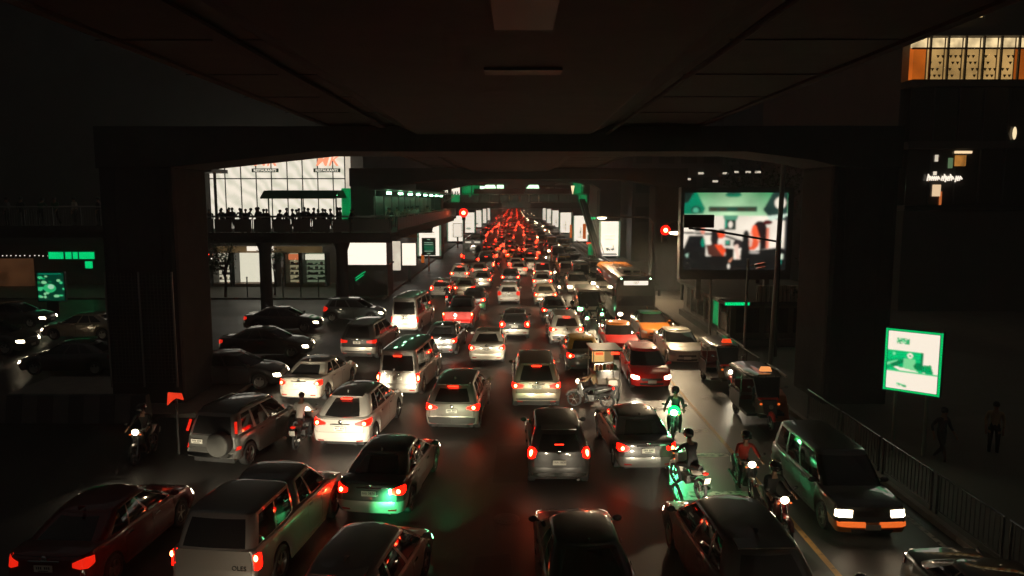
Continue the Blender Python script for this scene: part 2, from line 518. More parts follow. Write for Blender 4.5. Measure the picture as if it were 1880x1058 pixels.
LEV = [0, .1, .25, .42, .6, .74, .86, .95, 1.0]
def build_arch(sp):
    A = []                                     # parts: [name, mesh, role, parent index]
    def put(name, mb, role, parent=None, smooth=True, bevel=0.0, angle=38, loc=(0, 0, 0)):
        mats = {'paint': None, 'paint2': None, 'head': None, 'tail': None, 'bulb': None, 'stop': None, 'plate': PLATE, 'glass': GLASS, 'tyre': TYRE, 'rim': RIM,
                'trim': TRIM, 'chrome': CHROME, 'under': CHASSIS, 'ink': INK, 'reflector': REFLECTOR, 'amber': AMBER, 'bumper': None}[role]
        A.append([name, mb.mesh(name, [mats], smooth, bevel, angle), role, parent, loc])
        return len(A) - 1
    B = Body(sp)
    # ---- lower body, split into panels
    half = B.out; n = len(half)
    rings = []
    for f in LEV:
        rings.append(ring([B.form(x, y, f=f) for x, y in half]))
    for k, (sc, dz) in enumerate([(.90, .018), (.66, .034), (.34, .044), (0.0, .047)]):
        base = rings[len(LEV) - 1]
        rings.append([Vector((p.x * sc, p.y * (1 - 0.008 * (k + 1)), p.z + dz)) for p in base])
    m = len(rings[0])
    groups = {}
    doors = sp['doors']; d_lo, d_hi = doors[0], doors[-1]
    bz = sp.get('bumper_z', 0.56)
    tail_end = sp.get('boot', None)
    for i in range(len(rings) - 1):
        for k in range(m):
            k2 = (k + 1) % m
            q = [rings[i][k], rings[i][k2], rings[i + 1][k2], rings[i + 1][k]]
            c = (q[0] + q[1] + q[2] + q[3]) / 4
            key = 'body'
            if i < len(LEV) - 1:
                if abs(c.x) > B.hw * 0.8 and d_lo < c.y < d_hi and 1 <= i <= 6:
                    j = max(a for a in range(len(doors) - 1) if c.y > doors[a])
                    key = ('door', j, 1 if c.x > 0 else -1)
                elif c.y < B.wy[0] - B.ra * 0.8 and c.z < bz: key = 'rear_bumper'
                elif c.y > B.wy[1] + B.ra * 0.8 and c.z < bz: key = 'front_bumper'
                elif c.y < -B.L / 2 + 0.3 and abs(c.x) < B.hw * 0.80: key = 'tailgate'
            else:
                if c.y > sp['cowl'] - 0.02 and abs(c.x) < B.hw * 0.93: key = 'hood'
                elif tail_end is not None and c.y < tail_end: key = sp.get('boot_name', 'boot_lid')
            groups.setdefault(key, MB()).add(q, [(0, 1, 2, 3)])
    for key, mb in groups.items():
        bm_w = weld(mb)
        if isinstance(key, tuple) or key in ('tailgate', 'hood', 'boot_lid', 'bed_cover'):      # panel gaps
            a = np.array(bm_w.v); lo, hi = a.min(0), a.max(0); c = (lo + hi) / 2; sz = hi - lo
            ax = (1, 2) if isinstance(key, tuple) else ((0, 2) if key == 'tailgate' else (0, 1))
            for i_ in ax: a[:, i_] = c[i_] + (a[:, i_] - c[i_]) * (1 - .016 / max(.2, sz[i_]))
            bm_w.v = [tuple(p) for p in a]
        if isinstance(key, tuple):
            di = put('door', bm_w, 'paint')
            y0, y1 = doors[key[1]], doors[key[1] + 1]
            hz = B.zsh((y0 + y1) / 2) - 0.11
            hx = B.form(B.hw, y0 + 0.16, z=hz).x
            put('door_handle', MB().box((key[2] * (hx + 0.012), y0 + 0.17, hz), (0.03, 0.17, 0.025)), 'chrome', di, smooth=False)
        else:
            role = 'bumper' if key.endswith('bumper') else ('trim' if key == 'bed_cover' else 'paint')
            put(key, bm_w, role)
    # ---- cabin(s)
    for g in sp['cabins']:
        side = sorted(set([0, .5, 1] + [w for a in g['win'] for w in a] + [min(1, max(0, a[0] + (a[1] - a[0]) * t)) for a in g['win'] for t in (.35, .7)]))
        def gh(hw, yr, yf): 
            return half_outline(hw, yr, yf, g.get('rr', .2), g.get('rf', .24), g.get('br', .10), g.get('bf', .20), side, 0.07)
        bo, kinds = gh(g['wb'], *g['base']); to, _ = gh(g['wt'], *g['top'])
        VL = [0, .07, .3, .55, .78, .9, 1.0]
        rg = []
        zr = g['z']; ylen = (g['top'][1] - g['top'][0]) / 2; ymid = (g['top'][0] + g['top'][1]) / 2 + 0.1
        for v in VL:
            pts = []
            for (xb, yb), (xt, yt) in zip(bo, to):
                zb = B.zsh(yb) - 0.012 + g.get('lift', 0)
                zt = zr - g.get('camber', .05) * ((yt - ymid) / ylen) ** 2
                kx = v ** g.get('bulge', 1.35)
                pts.append(Vector((xb + (xt - xb) * kx, yb + (yt - yb) * (v ** 1.08), zb + (zt - zb) * v)))
            rg.append(ring(pts))
        for sc, dz in [(.95, .018), (.80, .038), (.45, .052), (0, .056)]:
            rg.append([Vector((p.x * sc, ymid + (p.y - ymid) * (1 - (1 - sc) * 0.10), p.z + dz)) for p in rg[len(VL) - 1]])
        kd = kinds + list(reversed(kinds[1:-1]))
        mm = len(rg[0]); gr = {}
        for i in range(len(rg) - 1):
            for k in range(mm):
                k2 = (k + 1) % mm
                q = [rg[i][k], rg[i][k2], rg[i + 1][k2], rg[i + 1][k]]
                c = (q[0] + q[1] + q[2] + q[3]) / 4
                ka, kb = kd[k], kd[k2]
                key = 'roof'
                if i < len(VL) - 1:
                    isr = lambda a: a in ('rear', 'rc')
                    isf = lambda a: a in ('front', 'fc')
                    if not isinstance(ka, float) and not isinstance(kb, float) and isr(ka) and isr(kb) and not (ka == 'rc' and kb == 'rc'):
                        if g.get('rear_v', (.07, .9))[0] - .01 <= VL[i] and VL[i + 1] <= g.get('rear_v', (.07, .9))[1] + .01: key = 'rear_window'
                    elif not isinstance(ka, float) and not isinstance(kb, float) and isf(ka) and isf(kb):
                        if not (ka == 'fc' and kb == 'fc' and abs(c.x) > g['wb'] * .90) and VL[i + 1] <= .91: key = 'windscreen'
                    elif isinstance(ka, (float, int)) and isinstance(kb, (float, int)):
                        a, b2 = min(ka, kb), max(ka, kb)
                        for wi, w in enumerate(g['win']):
                            if a >= w[0] - 1e-6 and b2 <= w[1] + 1e-6 and .05 < VL[i] and VL[i + 1] <= .91:
                                key = ('side_window', wi, 1 if c.x > 0 else -1)
                gr.setdefault(key, MB()).add(q, [(0, 1, 2, 3)])
        if not g.get('front_glass', True) and 'windscreen' in gr:
            w = gr.pop('windscreen'); gr['roof'].add(w.v, w.f)
        for key, mb in gr.items():
            mb = weld(mb)
            if key == 'roof': g['roof_idx'] = put(g.get('name', 'cabin'), mb, g.get('role', 'paint2'))
            elif isinstance(key, tuple): put('side_window', mb, 'glass')
            else: put(key, mb, 'glass')
        g['rings'] = rg; g['VL'] = VL
    g0 = sp['cabins'][0]; gl = sp['cabins'][-1]
    # ---- high brake lamp
    if sp.get('stop'):
        sy, sz, sw = sp['stop']
        put('brake_lamp', MB().box((0, sy, sz), (sw, 0.035, 0.035)), 'stop', smooth=False)
    # ---- tail lights
    rc = B.s_rc
    for sx in (1, -1):
        for t in sp['tail']:
            prof = [(rc + a, z0, z1) for a, z0, z1 in t]
            mb = B.patch(prof, 0.014)
            ti = put('tail_light', mb if sx > 0 else mirror(mb), 'tail')
        bl = sp.get('bulb', (-0.10, 0.80, 0.05))
        p = B.point(rc + bl[0], bl[1]); t2 = B.point(rc + bl[0] + .02, bl[1]) - B.point(rc + bl[0] - .02, bl[1])
        nrm = Vector((t2.y, -t2.x, 0)).normalized()
        q = p + nrm * 0.012
        put('bulb', MB().ball((sx * q.x, q.y, q.z), (bl[2], 0.03, bl[2] * sp.get('bulb_tall', 1.0)), 10, 6), 'bulb', ti)
        if sp.get('reflector', True):
            mb = B.patch([(rc - .32, .36, .40), (rc - .12, .36, .41)], 0.008, 4, 1)
            put('reflector', mb if sx > 0 else mirror(mb), 'reflector')
    # ---- headlights, grille
    fc = B.s_fc
    beams = []
    for sx in (1, -1):
        mb = B.patch([(fc + a, z0, z1) for a, z0, z1 in sp['head']], 0.012)
        put('headlight', mb if sx > 0 else mirror(mb), 'head')
        a = sum(t[0] for t in sp['head']) / len(sp['head']); z = sum(t[1] + t[2] for t in sp['head']) / len(sp['head']) / 2
        p = B.point(fc + a, z)
        beams.append((sx * p.x, p.y + 0.10, z))
    gz0, gz1 = sp.get('grille', (.44, .55))
    gm = B.patch([(B.total - .42, gz0 + .02, gz1), (B.total - 0.001, gz0, gz1)], 0.008, 6, 1)
    gm.add(mirror(gm).v, mirror(gm).f); put('grille', gm, 'trim')
    gm = B.patch([(B.total - .5, .27, .36), (B.total - 0.001, .25, .37)], 0.006, 6, 1)
    gm.add(mirror(gm).v, mirror(gm).f); put('air_intake', gm, 'trim')
    # ---- number plates
    pz = sp.get('plate_z', .62)
    py = B.point(0.0, pz).y - 0.03
    tilt = 0.0
    pi = put('number_plate', MB().box((sp.get('plate_x', 0), py, pz), (0.36, 0.014, 0.13)), 'plate', smooth=False, bevel=0.003)
    ink = MB()
    rnd = random.Random(sp['name'])
    for i in range(7):
        if i == 3: continue
        ink.box((sp.get('plate_x', 0) - .12 + .04 * i, py - 0.009, pz + .015), (0.018 + rnd.random() * .008, 0.004, 0.05))
    ink.box((sp.get('plate_x', 0), py - 0.009, pz - .042), (0.2, 0.004, 0.016))
    put('plate_lettering', ink, 'ink', pi, smooth=False)
    fy = B.point(B.total, .42).y + 0.02
    put('front_number_plate', MB().box((0, fy, .42), (0.34, 0.014, 0.12)), 'plate', smooth=False)
    # ---- badge, rear trim strip
    if sp.get('badge_z'):
        zb = sp['badge_z']; yb = B.point(0, zb).y
        put('badge', MB().lathe([(0.0, -0.008), (0.05, -0.008), (0.062, 0.0), (0.05, 0.006), (0, 0.006)], 16, 'y', (0, yb - 0.012, zb)), 'chrome')
    if sp.get('strip_z'):
        zb = sp['strip_z']; yb = B.point(0, zb).y
        put('chrome_strip', MB().box((0, yb - .012, zb), (0.62, .025, .03)), sp.get('strip_role', 'chrome'), smooth=False, bevel=0.006)
    if sp.get('valance'):
        z0, z1 = sp['valance']
        gm = B.patch([(0.001, z0, z1), (B.hw * 0.62, z0, z1), (B.hw * .86, z0 + .02, z1 - .03)], 0.016, 8, 2)
        gm.add(mirror(gm).v, mirror(gm).f); put('rear_valance', gm, sp.get('valance_role', 'trim'))
    # ---- exhaust
    for ex in sp.get('exhaust', [0.5]):
        put('exhaust_pipe', MB().tube([(ex, B.yr + .25, .27), (ex, B.yr + .03, .26)], .035, 10), 'chrome')
    # ---- underbody
    put('underbody', MB().box((0, 0, .42), (B.hw * 2 - .46, B.L - .5, .44)).box((0, 0, .52), (B.hw * 2 - .16, B.L - 1.0, .30)), 'under', smooth=False)
    # ---- wheels
    ww = sp.get('ww', .20)
    tyre = MB().lathe([(B.wr * .64, -ww / 2), (B.wr * .90, -ww / 2), (B.wr * .985, -ww * .38), (B.wr, -ww * .2), (B.wr, ww * .2), (B.wr * .985, ww * .38), (B.wr * .90, ww / 2), (B.wr * .64, ww / 2)], 22, 'x')
    rim = MB().lathe([(B.wr * .66, -ww * .46), (B.wr * .66, ww * .46), (B.wr * .60, ww * .44), (B.wr * .58, ww * .1), (0, ww * .08)], 22, 'x')
    for k in range(5):
        t = 2 * PI * k / 5
        c, s_ = math.cos(t), math.sin(t)
        rim.box((ww * .30, c * B.wr * .32, s_ * B.wr * .32), (.03, B.wr * .58, .05), rot=(t, 0, 0))
    rim.lathe([(0.0, ww * .36), (.05, ww * .36), (.055, ww * .25)], 12, 'x')
    tm = tyre.mesh('wheel', [TYRE], True); rm = rim.mesh('rim', [RIM], True)
    rml = mirror(rim).mesh('rim', [RIM], True)
    for w in B.wy:
        for sx in (1, -1):
            wx = sx * (B.hw - ww / 2 - .035)
            A.append(['wheel', tm, 'tyre', None, (wx, w, B.wr)]); wi = len(A) - 1
            A.append(['rim', rm if sx > 0 else rml, 'rim', wi, (0, 0, 0)])
    # ---- mirrors
    for sx in (1, -1):
        mx = B.form(B.hw, sp['mirror_y'], f=1).x
        mb = MB().ball((sx * (mx + .10), sp['mirror_y'], B.zsh(sp['mirror_y']) + .075), (.10, .07, .07), 10, 7)
        mb.box((sx * (mx + .02), sp['mirror_y'] + .01, B.zsh(sp['mirror_y']) + .04), (.12, .05, .03))
        put('wing_mirror', mb, 'paint')
    # ---- wiper, aerial
    if sp.get('wiper'):
        (y0, z0), (y1, z1) = sp['wiper']
        put('rear_wiper', MB().bar((0.02, y0, z0), (0.28, y1, z1), .010, 5), 'trim')
    if sp.get('fin'):
        fy_, fz_ = sp['fin']
        put('aerial', MB().prism([(fy_ - .10, fz_ - .02), (fy_ + .12, fz_ - .02), (fy_ - .08, fz_ + .07), (fy_ - .10, fz_ + .07)], -.015, .015, 'x'), 'paint', smooth=False)
    if sp.get('rails'):
        y0, y1, xr, zz = sp['rails']
        for sx in (1, -1):
            put('roof_rail', MB().tube([(sx * xr, y0, zz - .03), (sx * xr, y0 + .12, zz + .035), (sx * xr, (y0 + y1) / 2, zz + .05), (sx * xr, y1 - .12, zz + .03), (sx * xr, y1, zz - .05)], .018, 6), 'chrome')
    if sp.get('spoiler'):
        y, z, w = sp['spoiler']
        put('spoiler', MB().prism([(y + .25, z + .01), (y - .10, z - .012), (y - .10, z - .04), (y + .2, z - .05)], -w / 2, w / 2, 'x'), 'paint2', smooth=False, bevel=.008)
    if sp.get('ribs'):
        y0, y1, z, w, nrib = sp['ribs']
        for k in range(nrib):
            x = -w + 2 * w * k / (nrib - 1)
            cab = sp['cabins'][0]
            put('roof_rib', MB().box((x, (y0 + y1) / 2, z - .03 * (x / w) ** 2), (.05, y1 - y0, .028), taper=.7), 'paint2', smooth=False)
    if sp.get('spare'):
        x, z, r = sp['spare']
        yb = B.point(abs(x), z).y
        si = put('spare_wheel', MB().lathe([(0, -.27), (r * .75, -.27), (r * .95, -.24), (r, -.18), (r, -.03), (r * .8, 0)], 26, 'y', (x, yb, z)), 'tyre')
        put('spare_wheel_cover', MB().lathe([(0, -.29), (r * .6, -.288), (r * .86, -.276), (r * .93, -.25)], 26, 'y', (x, yb, z)), 'paint', si)
    extra = sp.get('extra')
    if extra: extra(put, B, sp)
    return dict(parts=A, L=B.L, W=sp['W'], H=g0['z'], beams=beams, B=B, sp=sp)

def weld(mb):
    idx = {}; m = MB(); mp = []
    for p in mb.v:
        k = (round(p[0], 4), round(p[1], 4), round(p[2], 4))
        if k not in idx:
            idx[k] = len(m.v); m.v.append(tuple(p))
        mp.append(idx[k])
    for f, mi in zip(mb.f, mb.m):
        g = []
        for i in f:
            if mp[i] not in g: g.append(mp[i])
        if len(g) >= 3: m.f.append(tuple(g)); m.m.append(mi)
    return m

SPEC = {}
SPEC['sedan'] = dict(name='sedan', L=4.54, W=1.72, doors=[-.92, .12, 1.02], cowl=1.05, boot=-1.55, mirror_y=.98,
    shoulder=[(-2.27, .98), (-1.9, 1.01), (-1.2, .985), (0, .94), (1.1, .915), (1.7, .84), (2.1, .74), (2.27, .68)],
    rear_prof=[(.2, .09), (.34, .02), (.52, 0), (.60, .035), (.66, .06), (.95, .085), (1.02, .12)],
    front_prof=[(.2, .06), (.40, 0), (.55, .01), (.68, .09), (.8, .16)],
    cabins=[dict(base=(-1.72, 1.30), top=(-1.02, .42), wb=.80, wt=.60, z=1.40, win=[(.06, .30), (.33, .60), (.64, .99)], rr=.2, rf=.26, rear_v=(.07, .9))],
    tail=[[(-.26, .78, .86), (-.14, .74, .91), (.0, .73, .94), (.17, .79, .92)]], bulb=(-.10, .82, .055), stop=(-1.52, 1.065, .26),
    head=[(-.11, .55, .65), (.02, .51, .66), (.24, .49, .62)], plate_z=.77, strip_z=.90, badge_z=.945, fin=(-1.0, 1.455))
SPEC['hatch'] = dict(name='hatch', L=3.95, W=1.70, wr=.30, doors=[-.86, .08, .96], cowl=1.0, mirror_y=.92, roh=.68, foh=.8,
    shoulder=[(-1.98, .94), (-1.5, .985), (0, .93), (1.0, .90), (1.5, .83), (1.85, .73), (1.98, .66)],
    rear_prof=[(.2, .09), (.36, .01), (.52, 0), (.62, .03), (.68, .05), (.95, .10)],
    front_prof=[(.2, .05), (.42, 0), (.56, .015), (.68, .10), (.8, .18)],
    cabins=[dict(base=(-1.90, 1.28), top=(-1.56, .40), wb=.79, wt=.59, z=1.45, win=[(.05, .20), (.24, .55), (.60, .99)], rr=.2, rf=.24, rear_v=(.07, .78))],
    tail=[[(-.24, .74, .88), (-.1, .68, 1.0), (.12, .70, .98), (.26, .82, .92)]], bulb=(-.07, .84, .055), bulb_tall=1.6, stop=(-1.66, 1.385, .30),
    head=[(-.11, .55, .65), (.05, .50, .65), (.26, .50, .61)], plate_z=.74, strip_z=.84, badge_z=.885, spoiler=(-1.58, 1.44, .95), wiper=((-1.92, 1.0), (-1.84, 1.08)), fin=(-1.2, 1.50))
SPEC['suv'] = dict(name='suv', L=4.62, W=1.84, wr=.35, ww=.22, doors=[-.95, .12, 1.05], cowl=1.12, mirror_y=1.02, roh=.92, bumper_z=.60, zr=.36, zf=.28,
    shoulder=[(-2.31, 1.02), (-1.9, 1.09), (0, 1.05), (1.1, 1.03), (1.7, .97), (2.1, .86), (2.31, .76)],
    rear_prof=[(.2, .08), (.40, .01), (.60, 0), (.68, .03), (.76, .06), (1.05, .12)],
    front_prof=[(.2, .06), (.46, 0), (.62, .01), (.78, .08), (.9, .15)],
    cabins=[dict(base=(-2.19, 1.42), top=(-1.72, .52), wb=.85, wt=.64, z=1.62, win=[(.05, .22), (.26, .56), (.60, .99)], rr=.22, rf=.25, rear_v=(.07, .78))],
    tail=[[(-.36, .87, .91), (-.2, .83, .96), (0, .80, 1.0), (.26, .86, .97)]], bulb=(-.14, .90, .06), stop=(-1.86, 1.53, .34),
    head=[(-.11, .64, .74), (.02, .60, .75), (.28, .58, .71)], plate_z=.80, badge_z=.93, valance=(.37, .60), spoiler=(-1.76, 1.62, 1.05), exhaust=[-.5, .5], fin=(-1.3, 1.68), grille=(.6, .74))
SPEC['suv_tall'] = dict(SPEC['suv'], name='suv_tall', L=4.70, W=1.84, wr=.38, zr=.42, doors=[-.98, .12, 1.05],
    shoulder=[(-2.35, 1.10), (-1.9, 1.14), (0, 1.10), (1.1, 1.09), (1.7, 1.05), (2.1, .96), (2.35, .86)],
    rear_prof=[(.2, .08), (.42, .01), (.66, 0), (.74, .035), (.82, .06), (1.1, .09)], bumper_z=.68,
    cabins=[dict(base=(-2.26, 1.42), top=(-1.94, .55), wb=.85, wt=.67, z=1.76, win=[(.05, .26), (.29, .57), (.61, .99)], rr=.2, rf=.25, rear_v=(.07, .9))],
    tail=[[(-.38, .90, 1.0), (-.2, .88, 1.02), (0, .86, 1.05), (.24, .90, 1.03)]], bulb=(-.10, .95, .062), stop=(-2.06, 1.655, .34), valance=(.44, .52), strip_z=1.03,
    badge_z=1.07, plate_z=.92, spoiler=(-1.97, 1.76, 1.05), rails=(-1.6, .35, .62, 1.76), fin=None, exhaust=[.5])
SPEC['crossover'] = dict(SPEC['suv'], name='crossover', badge_z=.945, W=1.84, L=4.68,
    cabins=[dict(base=(-2.16, 1.45), top=(-1.42, .46), wb=.85, wt=.62, z=1.60, win=[(.07, .26), (.29, .58), (.62, .99)], rr=.26, rf=.26, br=.16, rear_v=(.07, .9))],
    tail=[[(-.40, .86, .92), (-.15, .82, 1.0), (.05, .82, 1.02), (.28, .90, 1.0)]], bulb=(-.12, .90, .058), stop=(-1.58, 1.50, .34), valance=None, strip_z=.88, plate_z=.75, spoiler=(-1.46, 1.60, 1.0))
SPEC['mini_crossover'] = dict(SPEC['hatch'], name='mini_crossover', L=4.1, W=1.73, wr=.32,
    shoulder=[(-2.05, 1.0), (-1.5, 1.05), (0, .99), (1.0, .97), (1.5, .90), (1.85, .80), (2.05, .70)],
    cabins=[dict(base=(-1.97, 1.28), top=(-1.60, .42), wb=.80, wt=.62, z=1.58, win=[(.05, .20), (.24, .55), (.60, .99)], rr=.2, rf=.24, rear_v=(.07, .78))],
    tail=[[(-.16, .86, 1.0), (-.06, .80, 1.10), (.12, .80, 1.08), (.22, .90, 1.0)]], bulb=(-.03, .94, .05), bulb_tall=2.0, stop=(-1.84, 1.17, .24), plate_z=.73, strip_z=None,
    badge_z=1.0, valance=(.34, .46), valance_role='chrome', spoiler=(-1.62, 1.58, .95), wiper=None, fin=None)
SPEC['van'] = dict(name='van', L=4.75, W=1.70, wr=.33, doors=[-1.0, .28, 1.52], cowl=1.72, mirror_y=1.55, roh=1.05, foh=1.02, rf=.28, rr=.12, br=.04, bf=.12,
    shoulder=[(-2.375, 1.07), (0, 1.07), (1.5, 1.06), (1.9, 1.02), (2.375, .93)],
    rear_prof=[(.2, .05), (.35, 0), (.56, 0), (.60, .035), (.66, .05), (1.1, .075)], bumper_z=.57,
    front_prof=[(.2, .05), (.42, 0), (.6, .02), (.9, .12)],
    cabins=[dict(base=(-2.29, 2.16), top=(-2.20, 1.25), wb=.80, wt=.70, z=1.92, win=[(.04, .32), (.35, .66), (.72, .985)], rr=.12, rf=.22, br=.03, bf=.18, rear_v=(.07, .78), bulge=1.6, camber=.02)],
    tail=[[(-.10, .70, 1.0), (0, .69, 1.03), (.07, .70, 1.0)]], bulb=(-.02, .84, .055), bulb_tall=1.8, stop=(-2.28, 1.70, .32),
    head=[(-.10, .76, .92), (.05, .72, .93), (.28, .74, .90)], plate_z=.84, plate_x=.0, strip_z=None, badge_z=.97, ribs=(-2.0, .95, 1.955, .55, 7), reflector=True, exhaust=[], grille=(.66, .80))
SPEC['van_high'] = dict(SPEC['van'], name='van_high', cabins=[dict(SPEC['van']['cabins'][0], z=2.12)], stop=None, badge_z=.97, strip_z=.90, strip_role='trim', ribs=(-2.0, .95, 2.155, .55, 7))
SPEC['pickup_canopy'] = dict(name='pickup_canopy', L=5.15, W=1.80, wr=.37, ww=.23, doors=[-.05, .75, 1.32], cowl=1.40, mirror_y=1.30, roh=1.18, foh=.90, rr=.09, br=.015, zr=.5, bumper_z=.60,
    shoulder=[(-2.575, 1.14), (-.2, 1.12), (1.3, 1.08), (1.9, 1.02), (2.3, .92), (2.575, .82)],
    rear_prof=[(.2, .05), (.5, 0), (.58, .0), (.62, .06), (1.14, .07)],
    front_prof=[(.2, .05), (.5, 0), (.65, .01), (.85, .08)],
    cabins=[dict(base=(-.42, 1.66), top=(-.30, .82), wb=.80, wt=.64, z=1.70, win=[(.04, .36), (.42, .985)], rr=.12, rf=.24, rear_v=(.07, .1), br=.03),
            dict(base=(-2.50, -.46), top=(-2.22, -.50), wb=.81, wt=.70, z=1.74, win=[(.05, .46), (.50, .95)], rr=.14, rf=.10, br=.05, bf=.02, front_glass=False, name='canopy', camber=.03, rear_v=(.07, .9))],
    tail=[[(-.065, .78, 1.06), (0, .76, 1.07), (.10, .76, 1.06), (.16, .80, 1.03)]], bulb=(-.03, 1.0, .045), bulb_tall=1.4, stop=None,
    head=[(-.11, .66, .78), (.04, .62, .79), (.28, .62, .76)], plate_z=.54, badge_z=None, reflector=False, exhaust=[])
SPEC['pickup'] = dict(SPEC['pickup_canopy'], name='pickup', boot=-.5, boot_name='bed_cover', cabins=[dict(SPEC['pickup_canopy']['cabins'][0], rear_v=(.07, .9), base=(-.46, 1.66), top=(-.26, .82))],
    stop=(-.33, 1.69, .26), strip_z=.60)
SPEC['old_suv'] = dict(SPEC['suv_tall'], name='old_suv', L=4.25, W=1.74, wr=.34, doors=[-.85, .10, .95], cowl=1.0, mirror_y=.92, roh=.78, boot=None,
    shoulder=[(-2.12, 1.02), (0, 1.02), (1.0, 1.0), (1.5, .96), (1.9, .88), (2.12, .80)],
    rear_prof=[(.2, .02), (.42, 0), (.60, 0), (.64, .10), (1.05, .12)],
    cabins=[dict(base=(-1.98, 1.25), top=(-1.78, .50), wb=.80, wt=.66, z=1.64, win=[(.07, .28), (.33, .60), (.64, .99)], rr=.14, rf=.24, rear_v=(.07, .9), br=.04)],
    tail=[[(-.05, .62, .70), (.02, .62, .72), (.10, .63, .70)]], bulb=(-.02, .66, .02), stop=None, spare=(.34, .82, .36), plate_x=-.42, plate_z=.84, badge_z=None, strip_z=None,
    valance=(.42, .56), valance_role='chrome', spoiler=None, rails=(-1.5, .3, .60, 1.64), exhaust=[], reflector=False)
SPEC['wagon'] = dict(SPEC['old_suv'], name='wagon', L=4.55, W=1.66, wr=.31, doors=[-.95, .10, 1.0], cowl=1.02, mirror_y=.96, rf=.12, bf=.05, rr=.12,
    shoulder=[(-2.28, .96), (0, .97), (1.05, .955), (1.6, .93), (2.1, .89), (2.28, .84)],
    front_prof=[(.2, .05), (.38, .0), (.50, 0), (.54, .07), (.88, .10)], bumper_z=.53,
    rear_prof=[(.2, .02), (.36, 0), (.52, 0), (.56, .08), (1.0, .10)],
    cabins=[dict(base=(-2.16, 1.32), top=(-1.98, .62), wb=.76, wt=.64, z=1.60, win=[(.05, .30), (.34, .60), (.64, .99)], rr=.12, rf=.16, rear_v=(.07, .9), br=.03, bf=.08, camber=.015)],
    head=[(-.02, .62, .76), (.1, .61, .78), (.36, .61, .77)], spare=None, plate_x=0, rails=None, grille=(.62, .76), valance=None)

def pillar_lamps(put, B, sp):
    g = sp['cabins'][0]
    for sx in (1, -1):
        a, b = Vector((sx * .775, -1.945, 1.10)), Vector((sx * .715, -1.845, 1.42))
        mb = MB().box((a + b) / 2, (.06, .06, .34), rot=(-.29, -sx * .20, 0))
        put('tail_light', mb, 'tail', smooth=False, bevel=.01)
SPEC['old_suv']['extra'] = pillar_lamps
def bumper_glow(put, B, sp):
    for sx in (1, -1):
        mb = B.patch([(B.s_fc + .02, .42, .52), (B.s_fc + .2, .41, .525), (B.total - .16, .41, .525)], 0.012, 6, 2)
        put('indicator_or_glow', mb if sx > 0 else mirror(mb), 'amber')  # amber glow strips added to make the bumper look lit
SPEC['wagon'] = dict(SPEC['wagon'], extra=bumper_glow)
ARCH = {}
def arch(kind):
    if kind not in ARCH:
        ARCH[kind] = build_arch(SPEC[kind])
    return ARCH[kind]

BEAMS = {}
def beam_data(kind):
    if kind not in BEAMS:
        ld = bpy.data.lights.new('headlight_beam_' + kind, 'SPOT')
        ld.energy = BEAM * {'warm': 1, 'green': 1.2, 'low': .35, 'hot': 3.2, 'flare': 1.7}[kind]
        ld.color = {'warm': (1.0, .86, .62), 'green': (.10, 1.0, .34), 'low': (1, .84, .6), 'hot': (1.0, .88, .66), 'flare': (.10, 1.0, .32)}[kind]
        ld.spot_size = R({'flare': 80, 'green': 40}.get(kind, 50)); ld.spot_blend = 1.0
        ld.shadow_soft_size = 0.07
        BEAMS[kind] = ld
    return BEAMS[kind]
def add_beam(root, loc, kind, down=6):
    o = bpy.data.objects.new('headlight_beam', beam_data(kind))
    COL.objects.link(o); o.parent = root
    o.location = loc
    o.rotation_euler = (R(90 - down), 0, 0)          # local -Z of the lamp turned to +Y
    return o

CARS = []
def car(kind, where, label, cat='car', colour='silver', roof=None, head='on', beam='warm', tail='on', stop=True, rz=0.0, group=None, name=None, bumper=None, plate=None, names=None):
    """where = ground point under the end that is nearer the camera; rz = heading to the right of straight away (0) or oncoming (180), degrees"""
    A = arch(kind)
    near_rear = abs(rz) < 90
    th = -R(rz)
    fwd = Vector((-math.sin(th), math.cos(th), 0))
    c = Vector((where[0], where[1], 0)) + fwd * (A['L'] / 2 if near_rear else -A['L'] / 2)
    root = thing(name or {'van': 'minivan', 'van_high': 'minivan', 'pickup_canopy': 'pickup_truck', 'pickup': 'pickup_truck'}.get(kind, 'car'), label, cat, c, th, group)
    objs = []
    for nm, me, role, par, loc in A['parts']:
        if role == 'stop' and not stop:
            objs.append(None); continue
        if role == 'bulb' and tail != 'on':
            objs.append(None); continue
        mat = None
        if role == 'paint': mat = P[colour]
        elif role == 'paint2': mat = P[roof or colour]
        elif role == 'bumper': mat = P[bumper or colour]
        elif role == 'head': mat = {'on': HEAD_ON, 'green': HEAD_GREEN, 'off': HEAD_OFF}[head]
        elif role == 'tail': mat = {'on': TAIL_ON, 'dim': TAIL_DIM, 'off': TAIL_OFF}[tail]
        elif role == 'bulb': mat = BULB_ON
        elif role == 'stop': mat = STOP_ON
        if nm == 'plate_lettering' and plate: 
            objs.append(None); continue
        o = link(nm, me, objs[par] if par is not None else root, loc, mat=mat)
        objs.append(o)
        if nm == 'number_plate' and plate:
            B = A['B']; pz = A['sp'].get('plate_z', .62)
            link('plate_lettering', text_mesh(plate, .085, INK, .002), o, (A['sp'].get('plate_x', 0), B.point(0, pz).y - .040, pz + .01), (R(90), 0, 0))
    if beam:
        for b in A['beams']:
            add_beam(root, b, beam)
    CARS.append((c.x, c.y))
    return root

